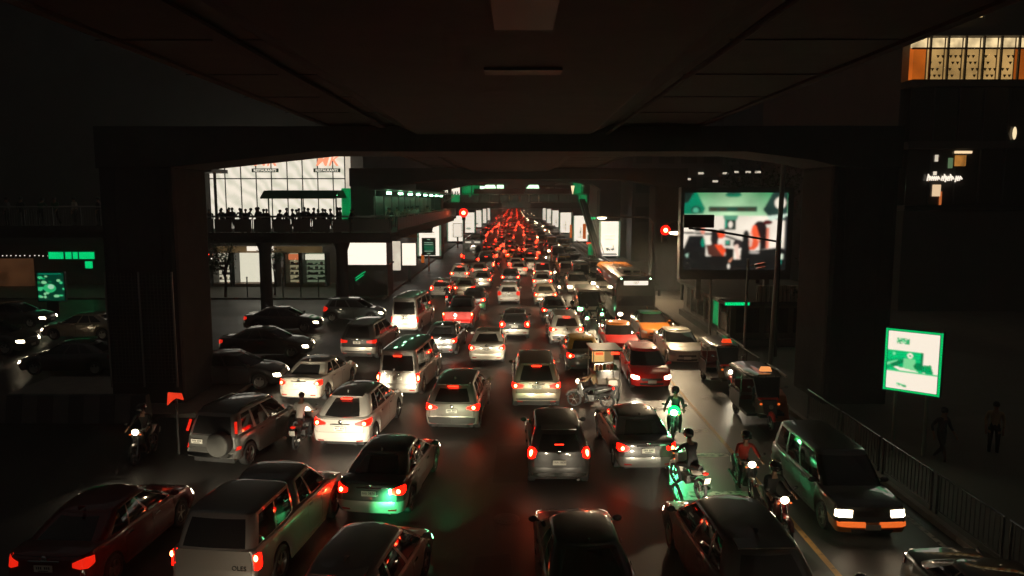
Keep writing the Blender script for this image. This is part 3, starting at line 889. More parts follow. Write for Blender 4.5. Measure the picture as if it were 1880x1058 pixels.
# ---- far cars: one mesh each, same shapes
FAR = {}
def far_mesh(kind):
    if kind in FAR: return FAR[kind]
    A = arch(kind)
    order = ['paint', 'glass', 'tyre', 'tail', 'head', 'bulb', 'stop']
    mp = {'paint': 0, 'paint2': 0, 'bumper': 0, 'glass': 1, 'tyre': 2, 'under': 2, 'trim': 2, 'rim': 2, 'tail': 3, 'head': 4, 'bulb': 5, 'stop': 6}
    m = MB()
    for nm, me, role, par, loc in A['parts']:
        if nm in ('door_handle', 'plate_lettering', 'rim', 'reflector', 'badge', 'rear_wiper', 'exhaust_pipe', 'roof_rib', 'aerial', 'number_plate', 'front_number_plate'): continue
        off = Vector(loc)
        if role in ('tail', 'head', 'bulb', 'stop'):
            vs = np.array([v.co for v in me.vertices]); lo, hi = vs.min(0), vs.max(0)
            m.ends(lo, hi, mp[role]); continue
        m.add([v.co + off for v in me.vertices], [tuple(p.vertices) for p in me.polygons], mp.get(role, 2))
    me = m.mesh('car_' + kind, [None, GLASS, TYRE, TAIL_FAR, HEAD_FAR, BULB_FAR, STOP_ON], True, fix=False)
    FAR[kind] = me
    return me
# ------------------------------------------------------------------ people
SKIN = plain('skin', (0.30, 0.16, 0.10), 0.55)
HAIR = plain('hair', (0.012, 0.010, 0.009), 0.5)
def cloth(name, col): return plain('cloth_' + name, col, 0.85, noise=0.2, scale=8)
CL = {'black': cloth('black', (.015, .015, .016)), 'dark': cloth('dark', (.04, .04, .045)), 'white': cloth('white', (.55, .52, .46)), 'beige': cloth('beige', (.40, .27, .15)),
      'red': cloth('red', (.42, .03, .02)), 'grey': cloth('grey', (.16, .16, .15)), 'green': cloth('green', (.05, .16, .09)), 'blue': cloth('blue', (.05, .07, .13)), 'pale': cloth('pale', (.42, .38, .30))}
def skin_mesh(name, J, E, sub=1):
    """continuous body: joints J {name: (pos, radius, cloth index)}, bones E"""
    names = list(J)
    me = bpy.data.meshes.new(name)
    me.from_pydata([J[k][0] for k in names], [(names.index(a), names.index(b)) for a, b in E], [])
    ob = bpy.data.objects.new(name, me); COL.objects.link(ob)
    ob.modifiers.new('skin', 'SKIN')
    for i, k in enumerate(names):
        r = J[k][1]
        r = r if isinstance(r, tuple) else (r, r)
        me.skin_vertices[0].data[i].radius = r
        me.skin_vertices[0].data[i].use_root = (i == 0)
    ss = ob.modifiers.new('sub', 'SUBSURF'); ss.levels = sub; ss.render_levels = sub
    dg = bpy.context.evaluated_depsgraph_get()
    out = bpy.data.meshes.new_from_object(ob.evaluated_get(dg))
    out.name = name
    bpy.data.objects.remove(ob); bpy.data.meshes.remove(me)
    segs = [(Vector(J[a][0]), Vector(J[b][0]), J[a][2], J[b][2]) for a, b in E]
    mi = []
    for p in out.polygons:
        c = p.center; best = (9, 0)
        for a, b, ma, mb_ in segs:
            t = max(0, min(1, (c - a).dot(b - a) / max(1e-6, (b - a).length_squared)))
            d = (c - (a + (b - a) * t)).length
            if d < best[0]: best = (d, ma if t < .5 else mb_)
        mi.append(best[1])
    out.materials.clear()
    for _ in range(4): out.materials.append(SKIN)
    out.polygons.foreach_set('material_index', mi)
    out.shade_smooth()
    return out
E_BODY = [('pel', 'spi'), ('spi', 'che'), ('che', 'nec'), ('nec', 'chin'), ('chin', 'hea'), ('hea', 'top')]
for _s in 'lr':
    E_BODY += [('che', 'sho' + _s), ('sho' + _s, 'elb' + _s), ('elb' + _s, 'wri' + _s), ('wri' + _s, 'pal' + _s), ('pal' + _s, 'fin' + _s), ('pal' + _s, 'fib' + _s), ('wri' + _s, 'thu' + _s),
               ('pel', 'hip' + _s), ('hip' + _s, 'kne' + _s), ('kne' + _s, 'ank' + _s), ('ank' + _s, 'toe' + _s)]
def body_joints(pel, che, hea, sh, elb, wri, hip, kne, ank, toe, sc=1.0):
    pel, che, hea = Vector(pel), Vector(che), Vector(hea)
    J = {'pel': (pel, (.135, .11), 2), 'spi': ((pel + che) / 2, (.125, .10), 1), 'che': (che, (.15, .115), 1), 'nec': (che.lerp(hea, .52), .055, 0), 'chin': (che.lerp(hea, .78), .066, 0),
         'hea': (hea, (.082, .098), 0), 'top': (hea + (hea - che).normalized() * .09, .06, 0)}
    for s, x in (('l', -1), ('r', 1)):
        mx = lambda p: Vector((p[0] * x, p[1], p[2]))
        e = {}
        for nm, val in (('elb', elb), ('wri', wri), ('hip', hip), ('kne', kne), ('ank', ank), ('toe', toe)):
            v = val[0] if (isinstance(val[0], (tuple, list)) and s == 'l') else (val[1] if isinstance(val[0], (tuple, list)) else val)
            e[nm] = mx(v)
        d = (e['wri'] - e['elb']).normalized()
        J['sho' + s] = (mx(sh), .062, 1); J['elb' + s] = (e['elb'], .047, 1); J['wri' + s] = (e['wri'], .032, 0)
        J['pal' + s] = (e['wri'] + d * .07, (.042, .022), 0); J['fin' + s] = (e['wri'] + d * .14 + Vector((x * .02, 0, -.03)), .012, 0); J['fib' + s] = (e['wri'] + d * .14 + Vector((-x * .02, 0, -.035)), .012, 0)
        J['thu' + s] = (e['wri'] + d * .06 + Vector((-x * .05, .02, 0)), .012, 0)
        J['hip' + s] = (e['hip'], .092, 2); J['kne' + s] = (e['kne'], .062, 2); J['ank' + s] = (e['ank'], .045, 2); J['toe' + s] = (e['toe'], .036, 3)
    return J
BODY = {
    'stand': skin_mesh('body', body_joints((0, 0, .93), (0, 0, 1.28), (0, .02, 1.57), (.18, 0, 1.37), (.23, -.03, 1.10), (.22, .05, .85), (.09, 0, .88), (.10, .02, .48), (.10, -.02, .08), (.11, .13, .04)), E_BODY),
    'walk': skin_mesh('body', body_joints((0, 0, .92), (0, .02, 1.27), (0, .06, 1.56), (.18, .01, 1.36), ((.22, .10, 1.10), (.23, -.14, 1.12)), ((.20, .28, .92), (.21, -.08, .86)), (.09, 0, .87),
              ((.10, -.02, .47), (.10, .18, .50)), ((.10, -.30, .12), (.10, .24, .08)), ((.11, -.17, .04), (.11, .39, .05))), E_BODY),
    'lean': skin_mesh('body', body_joints((0, -.08, .92), (0, .08, 1.24), (0, .20, 1.50), (.18, .09, 1.33), (.27, .22, 1.12), (.20, .38, 1.10), (.09, -.08, .87), (.11, -.02, .47), (.11, -.08, .08), (.12, .07, .04)), E_BODY),
    'ride': skin_mesh('body', body_joints((0, -.22, .84), (0, -.08, 1.24), (0, .0, 1.53), (.18, -.06, 1.32), (.29, .14, 1.08), (.30, .36, 1.03), (.10, -.20, .82), (.20, .24, .70), (.17, .06, .29), (.18, .22, .25)), E_BODY),
    'drive': skin_mesh('body', body_joints((0, -.22, .62), (0, -.20, 1.02), (0, -.16, 1.31), (.18, -.18, 1.10), (.26, .05, .92), (.20, .26, .98), (.10, -.18, .60), (.14, .26, .66), (.13, .34, .26), (.13, .48, .22)), E_BODY, 1),
}
HEADZ = {'stand': (0, .02, 1.59), 'walk': (0, .06, 1.58), 'lean': (0, .22, 1.53), 'ride': (0, .01, 1.56), 'drive': (0, -.15, 1.34)}
HAIR_ME = MB().ball((0, -.018, .025), (.094, .108, .10), 14, 10).mesh('hair', [HAIR], True)
hm = MB().ball((0, 0, .03), (.135, .155, .135), 16, 12); hm.box((0, .13, -.01), (.2, .05, .03), rot=(.3, 0, 0))
HELMET_ME = hm.mesh('helmet', [plain('helmet_shell', (.02, .02, .02), .12, coat=1.0)], True)
VISOR_ME = MB().ball((0, .03, .0), (.122, .138, .07), 14, 8).mesh('visor', [GLASS], True)
PM = {}
def person(pose, loc, rz, label, shirt='dark', legs='black', shoes='black', helmet=False, hair=True, group=None, scale=1.0, vest=None):
    k = (pose, shirt, legs)
    if k not in PM:
        me = BODY[pose].copy()
        me.materials[1] = CL[shirt]; me.materials[2] = CL[legs]; me.materials[3] = CL['black']
        PM[k] = me
    o = tag(link('person', PM[k], None, loc, (0, 0, rz)), label, 'person', group)
    o.scale = (scale,) * 3
    h = HEADZ[pose]
    if helmet:
        hl = link('helmet', HELMET_ME, o, h)
        link('visor', VISOR_ME, hl, (0, .012, 0))
    elif hair:
        link('hair', HAIR_ME, o, h)
    return o

# ------------------------------------------------------------------ motorcycles
def wheel_pair(r, w):
    t = MB()
    t.tube([(0, (r - w / 2) * math.cos(2 * PI * k / 20), (r - w / 2) * math.sin(2 * PI * k / 20)) for k in range(20)], w / 2, 8, close=True)
    rm = MB().lathe([(r * .80, -.02), (r * .84, 0), (r * .80, .02), (r * .76, 0), (r * .80, -.02)], 20, 'x')
    rm.lathe([(.0, -.05), (.05, -.05), (.05, .05), (0, .05)], 10, 'x')
    for k in range(6):
        a = 2 * PI * k / 6
        rm.bar((0, .04 * math.cos(a), .04 * math.sin(a)), (0, r * .79 * math.cos(a), r * .79 * math.sin(a)), .010, 5)
    return t.mesh('wheel', [TYRE], True), rm.mesh('rim', [RIM], True)
BW, BR = wheel_pair(.29, .085)
def bike_parts():
    A = []
    def put(n, mb, m, par=None, smooth=True, bevel=0): A.append((n, mb.mesh(n, [m] if m else [], smooth, bevel), par))
    put('frame', MB().tube([(0, .42, .92), (0, .30, .60), (0, .02, .42), (0, -.30, .48), (0, -.55, .72)], .035, 8).tube([(0, -.1, .45), (.0, -.62, .29)], .03, 6), TRIM)
    put('engine', MB().box((0, .02, .38), (.22, .34, .22)).lathe([(0, -.13), (.09, -.12), (.09, .12), (0, .13)], 12, 'x', (0, -.08, .34)), STEEL, smooth=False, bevel=.02)
    put('seat', MB().tube([(0, .08, .76), (0, -.12, .76), (0, -.35, .79), (0, -.62, .83)], [.09, .12, .125, .08], 10), TRIM)
    put('leg_shield', MB().prism([(.44, .96), (.32, .95), (.20, .50), (.30, .42), (.42, .60)], -.15, .15, 'x'), None, bevel=.03)
    put('tail_fairing', MB().tube([(0, -.30, .66), (0, -.55, .73), (0, -.80, .80)], [.10, .095, .05], 10), None)
    put('front_fender', MB().tube([(0, .62 + .33 * math.cos(a), .29 + .33 * math.sin(a)) for a in [R(x) for x in (20, 50, 80, 110, 140, 165)]], [.03, .06, .065, .065, .06, .03], 8), None)
    put('fork', MB().bar((.07, .62, .29), (.06, .40, .95), .022).bar((-.07, .62, .29), (-.06, .40, .95), .022), CHROME)
    put('handlebar', MB().tube([(-.36, .34, 1.02), (-.22, .38, 1.04), (-.08, .42, .99), (.08, .42, .99), (.22, .38, 1.04), (.36, .34, 1.02)], .016, 8), TRIM)
    put('exhaust_pipe', MB().tube([(.10, .15, .32), (.14, -.2, .27), (.15, -.45, .30), (.15, -.78, .36)], [.02, .025, .045, .045], 10), CHROME)
    for sx in (1, -1):
        put('mirror', MB().tube([(sx * .24, .38, 1.04), (sx * .30, .36, 1.14), (sx * .34, .35, 1.17)], .008, 5).ball((sx * .35, .35, 1.19), (.055, .015, .04), 10, 6), TRIM)
        put('indicator_or_glow', MB().ball((sx * .15, .50, .90), (.03, .03, .022), 8, 6), AMBER)
    put('rear_fender', MB().box((0, -.86, .60), (.15, .03, .30), rot=(.5, 0, 0)), TRIM, smooth=False)
    put('number_plate', MB().box((0, -.93, .62), (.17, .012, .16), rot=(.25, 0, 0)), PLATE, smooth=False)
    return A
BIKE = bike_parts()
HEADLAMP_ME = MB().ball((0, .50, .97), (.10, .06, .085), 14, 8).mesh('headlight', [HEAD_ON], True)
TAILLAMP_ME = MB().ball((0, -.85, .78), (.085, .035, .04), 12, 8).mesh('tail_light', [TAIL_ON], True)
def bike(where, rz, label, colour='dark', lamp='on', beam='low', tail='on', group=None, scale=1.0, boost=1.0):
    th = -R(rz)
    root = thing('motorcycle', label, 'motorcycle', (where[0], where[1], 0), th, group)
    for n, me, par in BIKE:
        link(n, me, root, mat=None if me.materials else P[colour])
    for y in (.62, -.62):
        w = link('wheel', BW, root, (0, y, .29)); link('rim', BR, w)
    if lamp != 'none':
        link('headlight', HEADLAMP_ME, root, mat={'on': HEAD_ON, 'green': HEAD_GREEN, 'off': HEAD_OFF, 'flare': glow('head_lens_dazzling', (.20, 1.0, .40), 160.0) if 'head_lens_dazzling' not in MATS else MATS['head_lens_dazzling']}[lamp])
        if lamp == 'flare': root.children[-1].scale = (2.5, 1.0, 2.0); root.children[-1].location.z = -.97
        if lamp == 'flare': part('flare_glow_ring', MB().lathe([(.12, .02), (.19, .0), (.20, -.03), (.12, -.02)], 24, 'y', (0, .40, .97)), glow('flare_glow_green', (.0, .9, .14), 2.0), root, True)  # added glowing ring, stands in for the green flare round the headlight
        if beam: add_beam(root, (0, .66, .97), beam, 16)
    link('tail_light', TAILLAMP_ME, root, mat={'on': TAIL_ON, 'dim': TAIL_DIM, 'off': TAIL_OFF}[tail])
    return root
def ride(where, rz, blabel, plabel, shirt='dark', legs='black', helmet=True, bgroup=None, pgroup=None, **kw):
    b = bike(where, rz, blabel, group=bgroup, **kw)
    p = person('ride', (where[0], where[1], 0), -R(rz), plabel, shirt, legs, helmet=helmet, group=pgroup)
    return b, p

# ------------------------------------------------------------------ tuk-tuk
def tuktuk(where, rz, label, colour='dark', sign=None, head='on'):
    th = -R(rz)
    t = thing('tuk_tuk', label, 'tuk-tuk', (where[0], where[1], 0), th)
    part('floor', MB().box((0, -.35, .38), (1.30, 1.9, .10)).box((0, .70, .40), (.62, .5, .08), taper=.9), P[colour], t, bevel=.02)
    nose = MB(); nose.add([(-.34, .55, .42), (.34, .55, .42), (.22, 1.12, .52), (-.22, 1.12, .52), (-.38, .52, .98), (.38, .52, .98), (.26, .92, .98), (-.26, .92, .98)],
                          [(3, 2, 1, 0), (4, 5, 6, 7), (0, 1, 5, 4), (1, 2, 6, 5), (2, 3, 7, 6), (3, 0, 4, 7)])
    part('front_panel', nose, P[colour], t, bevel=.03)
    part('side_panel', MB().box((.64, -.85, .66), (.05, 1.2, .5)), P[colour], t, bevel=.015)
    part('side_panel', MB().box((-.64, -.85, .66), (.05, 1.2, .5)), P[colour], t, bevel=.015)
    part('back_panel', MB().box((0, -1.30, .72), (1.26, .05, .62)), P[colour], t, bevel=.015)
    part('passenger_seat', MB().box((0, -.95, .64), (1.16, .5, .16)).box((0, -1.22, .95), (1.16, .10, .5)), plain('vinyl_red', (.22, .02, .015), .4) if 'vinyl_red' not in MATS else MATS['vinyl_red'], t, bevel=.03)
    part('driver_seat', MB().box((0, .12, .60), (.5, .4, .14)).box((0, -.10, .82), (.5, .08, .36)), TRIM, t, bevel=.02)
    for sx in (1, -1):
        part('roof_post', MB().tube([(sx * .36, .78, .98), (sx * .46, .52, 1.72)], .02, 6), CHROME, t, True)
        part('roof_post', MB().tube([(sx * .62, -.25, .8), (sx * .60, -.25, 1.74)], .02, 6), CHROME, t, True)
        part('roof_post', MB().tube([(sx * .62, -1.28, 1.0), (sx * .58, -1.22, 1.72)], .02, 6), CHROME, t, True)
        part('side_rail', MB().tube([(sx * .66, -.20, .78), (sx * .66, -.30, 1.04), (sx * .66, -1.20, 1.04), (sx * .66, -1.28, .8)], .016, 6), CHROME, t, True)
    rows = []
    for i in range(9):
        y = .66 - 2.1 * i / 8
        w = .52 + .16 * min(1, i / 3)
        rows.append([Vector((w * math.sin(a), y, 1.70 + .14 * math.cos(a * .9) - .02)) for a in np.linspace(-PI / 2, PI / 2, 9)])
    rf = MB().grid(rows); rf.grid([[p - Vector((0, 0, .03)) for p in r] for r in rows])
    ro = part('roof', rf, P['dark'], t, True)
    part('roof_trim', MB().tube([(.70, .5, 1.70), (.70, -.4, 1.72), (.70, -1.4, 1.70)], .045, 6), P['pearl'], ro, True)
    part('roof_trim', MB().tube([(-.70, .5, 1.70), (-.70, -.4, 1.72), (-.70, -1.4, 1.70)], .045, 6), P['pearl'], ro, True)
    ws = MB(); ws.add([(-.36, .76, 1.0), (.36, .76, 1.0), (.45, .53, 1.68), (-.45, .53, 1.68)], [(0, 1, 2, 3)])
    part('windscreen', ws, plain('clear_glass', (.02, .02, .02), .03) if 'clear_glass' not in MATS else MATS['clear_glass'], t)
    part('dashboard', MB().box((0, .80, .99), (.66, .10, .10)), P['red'], t, bevel=.02)
    for sx in (1, -1):
        w = link('wheel', BW, t, (sx * .58, -.85, .26)); w.scale = (1.6, .9, .9); link('rim', BR, w)
        part('mud_guard', MB().tube([(sx * .60, -.85 + .34 * math.cos(a), .28 + .34 * math.sin(a)) for a in [R(x) for x in (10, 40, 70, 110, 140, 170)]], .07, 6), P[colour], t, True)
        part('indicator_or_glow', MB().ball((sx * .30, .98, .86), (.05, .04, .04), 10, 6), AMBER, t, True)
        part('mirror', MB().bar((sx * .42, .62, 1.3), (sx * .60, .70, 1.36), .01).ball((sx * .63, .70, 1.38), (.07, .02, .05), 10, 6), CHROME, t, True)
    w = link('wheel', BW, t, (0, 1.18, .26)); w.scale = (1.3, .9, .9); link('rim', BR, w)
    part('fork', MB().bar((.08, 1.18, .26), (.08, .98, .80), .025).bar((-.08, 1.18, .26), (-.08, .98, .80), .025), CHROME, t, True)
    part('front_fender', MB().tube([(0, 1.18 + .32 * math.cos(a), .26 + .32 * math.sin(a)) for a in [R(x) for x in (25, 60, 95, 130, 160)]], [.05, .08, .085, .08, .05], 8), P['red'], t, True)
    part('headlight', MB().ball((0, 1.12, .80), (.085, .06, .085), 14, 8), {'on': HEAD_ON, 'off': HEAD_OFF}[head], t, True)
    if head == 'on': add_beam(t, (0, 1.25, .8), 'low', 12)
    if sign:
        part('roof_lamp', MB().add([(-.20, .50, 1.87), (.20, .50, 1.87), (.20, .30, 1.87), (-.20, .30, 1.87), (-.15, .46, 2.02), (.15, .46, 2.02), (.15, .34, 2.02), (-.15, .34, 2.02)],
             [(3, 2, 1, 0), (4, 5, 6, 7), (0, 1, 5, 4), (1, 2, 6, 5), (2, 3, 7, 6), (3, 0, 4, 7)]), sign, t, bevel=.015)
    return t

# ------------------------------------------------------------------ bus
def bus(where, rz, label, colour, roof, route=None, name='bus', H=3.05, W=2.5, L=11.0, rear_panels=False, head=True):
    th = -R(rz)
    near_rear = abs(rz) < 90
    fwd = Vector((-math.sin(th), math.cos(th), 0))
    c = Vector((where[0], where[1], 0)) + fwd * (L / 2 if near_rear else -L / 2)
    t = thing(name, label, 'bus', c, th)
    hw = W / 2
    prof = [(-hw, .35), (hw, .35), (hw + .01, 1.0), (hw, 2.2), (hw - .06, H - .25), (hw - .18, H - .06), (hw - .42, H), (-hw + .42, H), (-hw + .18, H - .06), (-hw + .06, H - .25), (-hw, 2.2), (-hw - .01, 1.0)]
    b = MB()
    rows = []
    for y, k in ((-L / 2, .94), (-L / 2 + .10, .99), (-L / 2 + .3, 1), (L / 2 - .4, 1), (L / 2 - .12, .985), (L / 2, .93)):
        rows.append([Vector((x * k, y, 1.6 + (z - 1.6) * (k * .5 + .5))) for x, z in prof + prof[:1]])
    b.grid(rows)
    b.add(rows[0][:-1], [tuple(range(len(prof)))]); b.add(rows[-1][:-1], [tuple(range(len(prof)))])
    part('body', weld(b), P[colour], t, True)
    rr = MB(); rr.grid([[Vector((x * 1.004, y, z + .012)) for x, z in prof[4:10]] for y in (-L / 2 + .12, L / 2 - .14)])
    part('roof', rr, P[roof], t, True)
    for sx in (1, -1):
        n = 8
        for i in range(n):
            y0 = -L / 2 + .5 + (L - 1.6) * i / n; y1 = y0 + (L - 1.6) / n - .10
            part('window', MB().box((sx * (hw + .006), (y0 + y1) / 2, 1.85), (.03, y1 - y0, .85)), GLASS, t)
        part('side_stripe', MB().box((sx * (hw + .012), 0, 1.12), (.02, L - .8, .22)), P['red'] if colour != 'dark' else P['grey'], t)
        part('mirror', MB().tube([(sx * (hw - .1), L / 2 - .1, H - .4), (sx * (hw + .12), L / 2 + .22, H - .5), (sx * (hw + .14), L / 2 + .25, H - .75)], .02, 6).box((sx * (hw + .14), L / 2 + .26, H - .95), (.16, .07, .4)), TRIM, t, True)
        hl = part('headlight', MB().ball((sx * (hw - .32), L / 2 - .0, .72), (.16, .06, .11), 14, 8), HEAD_ON if head else HEAD_OFF, t, True)
        part('tail_light', MB().box((sx * (hw - .18), -L / 2 - .0, .95), (.16, .06, .34)), TAIL_ON, t, bevel=.02)
        part('clearance_lamp', MB().ball((sx * (hw - .35), L / 2 - .02, H - .13), (.05, .04, .03), 8, 6), LIT_HOT if head else AMBER, t, True)
        for y in (-L / 2 + 2.6, L / 2 - 2.3):
            w = MB().lathe([(.28, -.14), (.44, -.14), (.48, -.08), (.48, .08), (.44, .14), (.28, .14)], 22, 'x')
            wo = part('wheel', w, TYRE, t, True, loc=(sx * (hw - .14), y, .48))
            part('rim', MB().lathe([(.30, .13), (.29, .04), (.10, .03), (.09, .12), (0, .12)] if sx > 0 else [(.30, -.13), (.29, -.04), (.10, -.03), (.09, -.12), (0, -.12)], 20, 'x'), RIM, wo, True)
    part('windscreen', MB().add([(-hw + .18, L / 2 + .012, 1.25), (hw - .18, L / 2 + .012, 1.25), (hw - .24, L / 2 - .01, 2.35), (-hw + .24, L / 2 - .01, 2.35)], [(0, 1, 2, 3)]), GLASS, t)
    part('rear_window', MB().add([(-hw + .3, -L / 2 - .012, 1.5), (hw - .3, -L / 2 - .012, 1.5), (hw - .36, -L / 2 - .0, 2.3), (-hw + .36, -L / 2 - .0, 2.3)], [(0, 1, 2, 3)]), GLASS, t)
    part('front_bumper', MB().box((0, L / 2 - .02, .48), (W - .1, .16, .26)), TRIM, t, bevel=.04)
    part('rear_bumper', MB().box((0, -L / 2 + .02, .50), (W - .1, .16, .24)), TRIM, t, bevel=.04)
    part('underbody', MB().box((0, 0, .36), (W - .5, L - .6, .3)), CHASSIS, t)
    ac = part('air_conditioner', MB().add([(-.62, 1.2, H), (.62, 1.2, H), (.62, 4.0, H), (-.62, 4.0, H), (-.55, 1.35, H + .26), (.55, 1.35, H + .26), (.55, 3.7, H + .26), (-.55, 3.7, H + .26)],
              [(3, 2, 1, 0), (4, 5, 6, 7), (0, 1, 5, 4), (1, 2, 6, 5), (2, 3, 7, 6), (3, 0, 4, 7)]), P['white'], t, bevel=.04)
    for sx in (1, -1):
        part('vent', MB().box((sx * .3, 3.86, H + .13), (.42, .12, .14), rot=(-.85, 0, 0)), TRIM, ac)
    part('roof_hatch', MB().box((0, -2.6, H + .03), (.8, .6, .05)), P['grey'], t, bevel=.01)
    part('roof_hatch', MB().box((0, 4.7, H + .02), (.8, .4, .04)), P['grey'], t, bevel=.01)
    if route:
        sg = part('destination_sign', MB().box((0, L / 2 - .04, H - .40), (1.5, .10, .26)), LIT, t)
        link('sign_lettering', text_mesh(route, .24, GREEN_INK, .004), sg, (0, L / 2 + .013, H - .40), (R(90), 0, R(180)))
    if rear_panels:
        for sx in (1, -1):
            part('rear_lamp_panel', MB().box((sx * .55, -L / 2 - .02, H - .35), (.7, .05, .2)), LIT_SOFT, t)
    if head:
        for sx in (1, -1): add_beam(t, (sx * (hw - .3), L / 2 + .1, .72), 'low', 12)
    return t
GREEN_INK = plain('green_ink', (.0, .12, .06), .6)
# ------------------------------------------------------------------ ground, roads, pavements
def road_material():
    m, n, l = _new('asphalt')
    b = n['Principled BSDF']
    tc = n.new('ShaderNodeTexCoord')
    n1 = n.new('ShaderNodeTexNoise'); n1.inputs['Scale'].default_value = 0.35; n1.inputs['Detail'].default_value = 7
    n2 = n.new('ShaderNodeTexNoise'); n2.inputs['Scale'].default_value = 42; n2.inputs['Detail'].default_value = 4
    l.new(tc.outputs['Object'], n1.inputs['Vector']); l.new(tc.outputs['Object'], n2.inputs['Vector'])
    cr = n.new('ShaderNodeValToRGB')
    cr.color_ramp.elements[0].position = .3; cr.color_ramp.elements[0].color = (.020, .0195, .019, 1)
    cr.color_ramp.elements[1].position = .72; cr.color_ramp.elements[1].color = (.044, .042, .039, 1)
    l.new(n1.outputs['Fac'], cr.inputs['Fac']); l.new(cr.outputs['Color'], b.inputs['Base Color'])
    mr = n.new('ShaderNodeMapRange'); mr.inputs['To Min'].default_value = .30; mr.inputs['To Max'].default_value = .62
    l.new(n1.outputs['Fac'], mr.inputs['Value']); l.new(mr.outputs['Result'], b.inputs['Roughness'])
    bp = n.new('ShaderNodeBump'); bp.inputs['Strength'].default_value = .35; bp.inputs['Distance'].default_value = .01
    l.new(n2.outputs['Fac'], bp.inputs['Height']); l.new(bp.outputs['Normal'], b.inputs['Normal'])
    return m
ASPHALT = road_material()
PAVE = plain('paving', (.15, .135, .115), .7, noise=.3, scale=1.5, bump=.2, rough_var=.15)
KERB = plain('kerb_concrete', (.28, .25, .21), .8, noise=.35, scale=2)
def worn(name, col, lo=.38, hi=.55):
    m, n, l = _new(name)
    b = n['Principled BSDF']; setp(b, Roughness=.6)
    tc = n.new('ShaderNodeTexCoord'); nz = n.new('ShaderNodeTexNoise'); nz.inputs['Scale'].default_value = 6; nz.inputs['Detail'].default_value = 6
    l.new(tc.outputs['Object'], nz.inputs['Vector'])
    cr = n.new('ShaderNodeValToRGB')
    cr.color_ramp.elements[0].position = lo; cr.color_ramp.elements[0].color = (.05, .047, .042, 1)
    cr.color_ramp.elements[1].position = hi; cr.color_ramp.elements[1].color = (*col, 1)
    l.new(nz.outputs['Fac'], cr.inputs['Fac']); l.new(cr.outputs['Color'], b.inputs['Base Color'])
    return m
WHITE_LINE = worn('worn_white_paint', (.50, .47, .41))
YELLOW_LINE = worn('worn_yellow_paint', (.50, .26, .05), .24, .42)
def sheet(name, x0, x1, y0, y1, z, mat):
    return structure(link(name, MB().add([(x0, y0, z), (x1, y0, z), (x1, y1, z), (x0, y1, z)], [(0, 1, 2, 3)]).mesh(name, [mat])))
sheet('ground', -300, 300, -60, 900, 0.0, plain('ground_earth', (.06, .055, .05), .9))
sheet('road', -10.2, 10.0, -30, 890, .004, ASPHALT)
sheet('side_street', -90, -10.2, -30, 57.0, .004, ASPHALT)
def slab(name, x0, x1, y0, y1, h=.13):
    s = structure(link(name, MB().ends((x0, y0, -.05), (x1, y1, h)).mesh(name, [PAVE])))
    return s
def kerb(x, y0, y1, n, side, parent):
    L = (y1 - y0) / n
    k = MB().box((0, 0, .075), (.16, L - .012, .155)).mesh('kerb_stone', [KERB])
    for i in range(n):
        link('kerb_stone', k, parent, (x + side * .0, y0 + L * (i + .5), 0))
pr = slab('pavement', 10.18, 60, -30, 890)
kerb(10.09, 10, 60, 50, 1, pr)
pl_ = slab('pavement', -90, -10.38, 57.2, 890)
kerb(-10.29, 57.2, 87.2, 30, -1, pl_)
isl = structure(link('traffic_island', MB().ends((-20, 25.6, -.05), (-11.0, 31.2, .14)).mesh('traffic_island', [KERB])))
# paint on the road
def line(name, x0, x1, y0, y1, mat, parent=None):
    o = link(name, MB().add([(x0, y0, .008), (x1, y0, .008), (x1, y1, .008), (x0, y1, .008)], [(0, 1, 2, 3)]).mesh(name, [mat]))
    return structure(o)
line('yellow_road_line', 6.62, 6.76, -5, 200, YELLOW_LINE)
for y in (18.6, 21.6, 24.0, 26.6):
    line('crossing_bar', 4.6, 6.5, y, y + .35, WHITE_LINE)
line('edge_line', 9.55, 9.68, -5, 200, WHITE_LINE)
PATCH = plain('asphalt_patch', (.022, .021, .020), .55, noise=.3, scale=3)
for x, y, w, d in ((-.6, 19.5, 1.3, 3.2), (-6.6, 18.5, 1.0, 2.4), (2.9, 24.5, 1.6, 2.2), (8.3, 22.4, 1.4, 3.0), (-.9, 13.6, .9, 1.8)):
    structure(link('asphalt_patch', MB().add([(x, y, .007), (x + w, y + .1, .007), (x + w - .1, y + d, .007), (x + .05, y + d - .15, .007)], [(0, 1, 2, 3)]).mesh('asphalt_patch', [PATCH])))
mh = MB().lathe([(0, .012), (.30, .012), (.33, .006)], 20)
for k in range(-3, 4): mh.box((.08 * k, 0, .015), (.02, .44 - .09 * abs(k), .008))
mhm = mh.mesh('manhole_cover', [STEEL])
for x, y in ((-.2, 17.2), (5.6, 16.2), (-7.0, 27.0), (7.6, 28.2)):
    structure(link('manhole_cover', mhm, None, (x, y, 0)))

# ------------------------------------------------------------------ viaduct overhead
deck = thing('railway_viaduct', 'long concrete railway viaduct deck covering the sky over the road', 'viaduct', (0, 0, 0))
sl = MB()
sl.ends((-6.7, -25, 10.42), (6.6, 340, 11.2))
part('deck_slab', sl, CONCRETE, deck)
g_ = MB(); g_.prism([(-3.5, 10.05), (2.7, 10.05), (3.5, 10.415), (-4.3, 10.415)], -25, 340, 'y')
part('box_girder', g_, CONCRETE_DARK, deck)
part('parapet', MB().ends((6.605, -25, 10.36), (6.8, 340, 12.4)), CONCRETE_DARK, deck)
part('parapet', MB().ends((-6.9, -25, 10.36), (-6.705, 340, 12.4)), CONCRETE_DARK, deck)
seg = MB().box((0, 0, 0), (3.1, .03, .02)).mesh('slab_joint', [CONCRETE_DARK])
for k in range(34):
    for x in (-5.6, 5.2):
        link('slab_joint', seg, deck, (x, -8 + 3.5 * k, 10.412))
HATCHM = plain('hatch_grey', (.06, .075, .068), .6)
